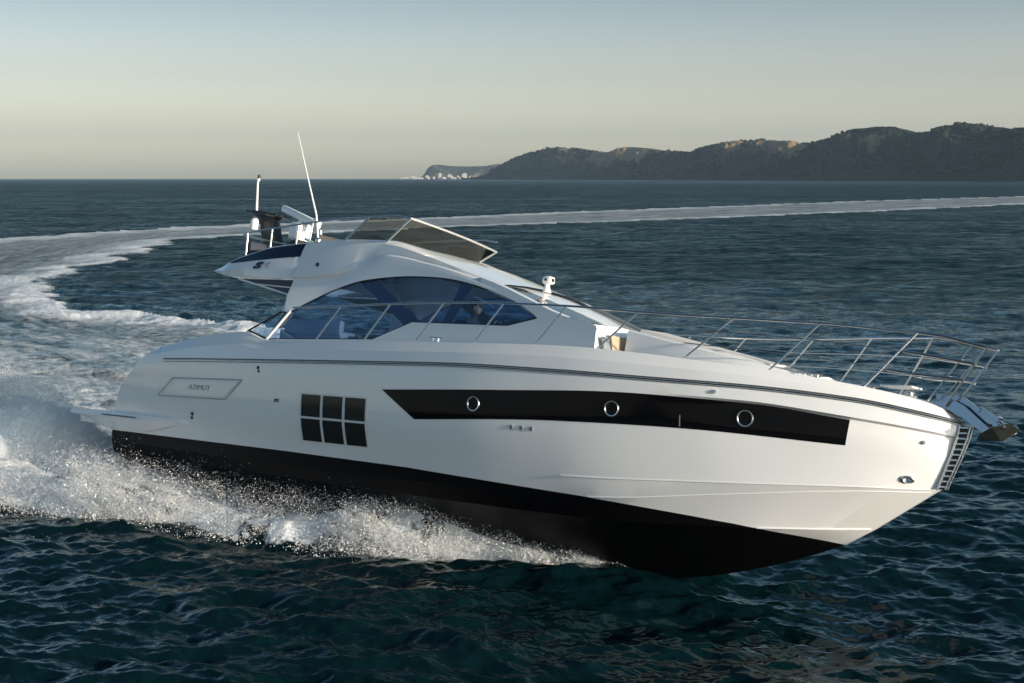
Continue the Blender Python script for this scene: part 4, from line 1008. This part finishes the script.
b = MB(); b.prism([(9.75, -1.25, 2.35), (11.2, -1.25, 2.35), (11.3, -1.25, 2.95), (10.3, -1.25, 3.12), (9.9, -1.25, 3.0)], (0, 2.5, 0)); b.build('dashboard', DKWOOD, inter)
b = MB(); b.box((9.02, -.80, 2.48), (.5, .55, .12), bev=.04); b.box((8.76, -.80, 2.82), (.12, .52, .62), bev=.05); b.tube([(9.02, -.80, 2.33), (9.02, -.80, 2.46)], .06, 10); b.build('helm_chair', mat('navy_leather', (.03, .04, .07), .5), inter)
b = MB(); b.box((8.2, 0, 3.90), (.5, 2.2, .03)); b.build('ceiling_panel', INTW, roof)
b = MB(); b.tube([(9.0, -1.38, 3.62), (9.35, -1.40, 3.52)], .018, 6); b.tube([(9.5, -1.41, 3.47), (10.0, -1.46, 3.29)], .018, 6); b.build('cabin_light', mat('pale_strip', (.8, .72, .66), .4), house)

# ------------------------------------------------------------ the helmsman
def skin_body(name, joints, edges, m, root=0, sub=2):
    me = bpy.data.meshes.new(name); me.from_pydata([j[0] for j in joints], edges, []); o = bpy.data.objects.new(name, me); COL.objects.link(o)
    md = o.modifiers.new('skin', 'SKIN'); md.use_smooth_shade = True
    for i, j in enumerate(joints): me.skin_vertices[0].data[i].radius = (j[1], j[1] if len(j) < 3 else j[2])
    me.skin_vertices[0].data[root].use_root = True
    o.modifiers.new('sub', 'SUBSURF').levels = sub; o.modifiers['sub'].render_levels = sub
    me.materials.append(m)
    bpy.context.view_layer.update(); dg = bpy.context.evaluated_depsgraph_get(); me2 = bpy.data.meshes.new_from_object(o.evaluated_get(dg)); me2.name = name
    o.modifiers.clear(); o.data = me2
    return o
SKIN = mat('skin', (.52, .30, .21), .5)
X0, Y0, Z0 = 9.0, -.80, 2.66
def jp(x, y, z): return (X0 + x, Y0 + y, Z0 + z)
J = [(jp(0, 0, 0), .15, .17), (jp(0, 0, .22), .12, .16), (jp(.03, 0, .42), .11, .17), (jp(.05, 0, .50), .055), (jp(.08, 0, .58), .05),
     (jp(.03, -.19, .42), .06), (jp(.22, -.24, .22), .042), (jp(.46, -.20, .27), .03), (jp(.53, -.19, .29), .03),
     (jp(.03, .19, .42), .06), (jp(.22, .24, .22), .042), (jp(.46, .18, .27), .03), (jp(.53, .17, .29), .03),
     (jp(.05, -.1, -.02), .10), (jp(.46, -.12, 0), .075), (jp(.52, -.12, -.42), .05), (jp(.66, -.12, -.43), .04),
     (jp(.05, .1, -.02), .10), (jp(.46, .12, 0), .075), (jp(.52, .12, -.42), .05), (jp(.66, .12, -.43), .04)]
E_ = [(0, 1), (1, 2), (2, 3), (3, 4), (2, 5), (5, 6), (6, 7), (7, 8), (2, 9), (9, 10), (10, 11), (11, 12), (0, 13), (13, 14), (14, 15), (15, 16), (0, 17), (17, 18), (18, 19), (19, 20)]
person = skin_body('person', J, E_, mat('dark_clothes', (.05, .04, .06), .8))
person.matrix_world = pose()
tagit(person, 'person in dark clothes seated at the helm behind the blue side window', 'person')
b = MB(); prof = []
for k in range(13):
    a = math.pi * k / 12; prof.append((max(.001, .078 * math.sin(a)**.85), -.115 * math.cos(a)))
b.lathe(prof, jp(.10, 0, .68), 20, Matrix.Diagonal((1.18, .95, 1))); b.box(jp(.20, 0, .67), (.03, .022, .045), bev=.008)
for s_ in (-1, 1): b.box(jp(.095, s_ * .078, .675), (.03, .015, .05), bev=.006)
hd = b.build('head', SKIN, person, ang=80)
b = MB(); b.lathe([(max(.001, .088 * math.sin(math.pi * k / 12)), -.10 * math.cos(math.pi * k / 12)) for k in range(13)], jp(.07, 0, .715), 20, Matrix.Diagonal((1.15, 1, .9))); b.build('hair', mat('brown_hair', (.05, .03, .02), .7), person, ang=80)
for s_ in (-1, 1):
    b = MB()
    b.box(jp(.57, s_ * .185, .30), (.09, .035, .075), bev=.014)
    for q in range(4): b.tube([jp(.60, s_ * .185, .325 - q * .019), jp(.645, s_ * .165, .33 - q * .019), jp(.63, s_ * .14, .33 - q * .018)], [.0095, .0085, .007], 6)
    b.tube([jp(.57, s_ * .17, .335), jp(.60, s_ * .14, .35), jp(.625, s_ * .135, .34)], [.011, .009, .008], 6)
    b.build('hand', SKIN, person)
for s_ in (-1, 1):
    b = MB(); b.lathe([(.001, -.012), (.010, -.006), (.012, 0), (.010, .006), (.001, .012)], jp(.185, s_ * .032, .695), 8); b.build('eye', BLACK, hd)
b = MB(); b.lathe([(.175, -.012), (.19, 0), (.175, .012), (.16, 0)], (9.60, -.80, 2.98), 24, Matrix.Rotation(R(-70), 3, 'Y')); b.f = [f for f in b.f if len(f) == 4]; b.tube([(9.61, -.97, 2.98), (9.61, -.63, 2.98)], .012, 6); b.tube([(9.60, -.80, 2.98), (9.95, -.80, 2.9)], .02, 6); b.build('steering_wheel', BLACK, inter)
# ------------------------------------------------------------ flying spray: many small drops of white water
def spray_mat():
    m = bpy.data.materials.new('spray_drops'); m.use_nodes = True; nt = m.node_tree; b = nt.nodes['Principled BSDF']
    b.inputs['Base Color'].default_value = (.86, .87, .87, 1); b.inputs['Roughness'].default_value = .85; b.inputs['Specular IOR Level'].default_value = .15
    t = nt.nodes.new('ShaderNodeBsdfTranslucent'); t.inputs[0].default_value = (.86, .87, .87, 1); mx = nt.nodes.new('ShaderNodeMixShader'); mx.inputs[0].default_value = .35
    nt.links.new(b.outputs[0], mx.inputs[1]); nt.links.new(t.outputs[0], mx.inputs[2]); nt.links.new(mx.outputs[0], nt.nodes['Material Output'].inputs['Surface'])
    return m
SPR = spray_mat()
TET = np.array([(1, 1, 1), (1, -1, -1), (-1, 1, -1), (-1, -1, 1)]) * .75
TF = np.array([(0, 1, 2), (0, 3, 1), (0, 2, 3), (1, 3, 2)])
def drops(name, s, l, z, rad, label):
    ok = z > -.05
    s, l, z, rad = s[ok], l[ok], z[ok], rad[ok]
    x, y = from_track(s, l); n = len(x)
    # random rotation by random quaternion
    q = RNG.standard_normal((n, 4)); q /= np.linalg.norm(q, axis=1)[:, None]; w, a, b, c = q.T
    M = np.stack([1 - 2 * (b * b + c * c), 2 * (a * b - c * w), 2 * (a * c + b * w), 2 * (a * b + c * w), 1 - 2 * (a * a + c * c), 2 * (b * c - a * w), 2 * (a * c - b * w), 2 * (b * c + a * w), 1 - 2 * (a * a + b * b)], 1).reshape(n, 3, 3)
    V = np.einsum('nij,kj->nki', M, TET) * rad[:, None, None] + np.stack([x, y, z], 1)[:, None]
    F = TF[None] + (np.arange(n) * 4)[:, None, None]
    o = raw_mesh(name, V.reshape(-1, 3), tris=F.reshape(-1, 3), mat=SPR, shade=False)
    tagit(o, label, kind='stuff'); return o

def bank_spray():
    S, Lt, Z, Rd = [], [], [], []
    # jets thrown from the white water: each a fan of drops on short parabolas
    nj = 7600
    s0 = 12.4 - 27 * RNG.random(nj)**1.15
    ft = bank_foot(s0); top = bank_top(s0)
    e0 = np.abs(RNG.normal(.35, .55, nj)) * np.clip((13.2 - s0) / 3.5, .12, 1)
    amp = samp(tile(256, 1.1, 91), s0, e0 * 2, 8.0)
    peak = top * np.clip(RNG.normal(.68, .17, nj) + .30 * amp + .35 * (RNG.random(nj) < .06), .12, 1.5)
    for i in range(nj):
        k = int(RNG.integers(30, 75)); t = RNG.random(k)**.75
        H = max(peak[i] - .24 * top[i], .05)
        vs = RNG.normal(-.5, .35); vl = RNG.normal(-.25, .3)
        sp = .012 + .075 * t * min(1.0, .3 + top[i])
        zz = .26 * top[i] * np.clip(e0[i] * 2.2, 0, 1) + H * (4 * t * (1 - t) * .35 + t * .65) 
        S.append(s0[i] + vs * t * H + RNG.normal(0, 1, k) * sp); Lt.append(ft[i] + e0[i] + vl * t * H * .6 + RNG.normal(0, 1, k) * sp); Z.append(zz + RNG.normal(0, 1, k) * sp)
        Rd.append(np.exp(RNG.normal(math.log(.0053), .48, k)) * (1.15 - .45 * t))
    # skirt of small splashes along the foot
    n = 60000; s = 12.5 - 27 * RNG.random(n)**1.1; top = bank_top(s); u = RNG.random(n)
    wob = samp(tile(256, 1.2, 93), s, 0 * s, 5.0)
    S.append(s); Lt.append(bank_foot(s) - .20 + .12 * wob + RNG.normal(0, .17, n) * np.clip((13 - s) / 4, .2, 1) + .5 * u); Z.append(top * (.05 + .75 * u * RNG.random(n)) + .03); Rd.append(np.exp(RNG.normal(math.log(.0062), .45, n)))
    # loose drops high above the crest
    n = 26000; s = 12.0 - 26 * RNG.random(n); top = bank_top(s); h = RNG.exponential(.09, n)
    S.append(s); Lt.append(bank_foot(s) + RNG.normal(.5, .45, n) * np.clip((13 - s) / 4, .2, 1)); Z.append(top * .86 + h * np.clip(top, .3, 1.2)); Rd.append(np.exp(RNG.normal(math.log(.0048), .4, n)))
    # fine mist hanging in and over the bank
    n = 480000; s = 12.7 - 27.5 * RNG.random(n)**1.1; top = bank_top(s); u = np.abs(RNG.normal(0, 1.0, n)); wid = np.clip((13.2 - s) / 3.5, .12, 1)
    cl = samp(tile(256, 1.3, 97), s, u * 1.5, 6.0)
    z_ = top * np.clip(.12 + .62 * RNG.random(n) + .20 * cl, 0, 2) * np.clip(.35 + u * 1.6, 0, 1) + RNG.exponential(.07, n) * np.clip(top, .2, 1.2)
    S.append(s); Lt.append(bank_foot(s) + (u * .75 - .08) * wid); Z.append(z_); Rd.append(np.full(n, .0040))
    S, Lt, Z, Rd = [np.concatenate(a) for a in (S, Lt, Z, Rd)]
    # torn sheets: the drops gather in clumps and leave gaps
    c = samp(tile(512, 1.35, 98), S + .5 * Z, (Lt - bank_foot(S)) * .8 + Z * 1.3, 5.5)
    k = RNG.random(len(S)) < .14 + .86 * smooth(-.75, .55, c)
    return S[k], Lt[k], Z[k], Rd[k]
s, l, z, r = bank_spray()
drops('bow_spray', s, l, z, r, 'white spray thrown up in a long bank along the hull side')

def plume_spray():
    n = 420000
    s = 3.2 - 17 * RNG.random(n); pt = plume_top(s); wd = 1.05 + .06 * np.abs(s)
    g = RNG.normal(0, .85, n); lp = -1.5 + .08 * np.minimum(s, 0)
    base = pt * np.exp(-g * g) * (1 - .5 * RNG.random(n)**1.6)
    h = RNG.exponential(.06, n) * np.clip(pt, .3, 1.5) * (1 + .5 * samp(tile(256, 1.2, 95), s, g, 4.0))
    return s, lp + g * wd, base + np.abs(h), np.exp(RNG.normal(math.log(.0054), .35, n))
s, l, z, r = plume_spray()
drops('stern_spray', s, l, z, r, 'misty white plume rising behind the swim platform')

# ------------------------------------------------------------ the air over the bay
hz = MB(); X1 = 10600.0
hz.box((0, 0, 170.0), (2 * X1, 2 * X1, 360.0))
hm = bpy.data.materials.new('haze_air'); hm.use_nodes = True; nt = hm.node_tree; nt.nodes.clear()
pv = nt.nodes.new('ShaderNodeVolumePrincipled'); pv.inputs['Color'].default_value = (.56, .76, .97, 1); pv.inputs['Density'].default_value = 3.4e-5; pv.inputs['Anisotropy'].default_value = .0
om = nt.nodes.new('ShaderNodeOutputMaterial'); nt.links.new(pv.outputs[0], om.inputs['Volume'])
haze = hz.build('haze', hm, flat=True); tagit(haze, 'thin blue evening haze over the bay', kind='stuff')
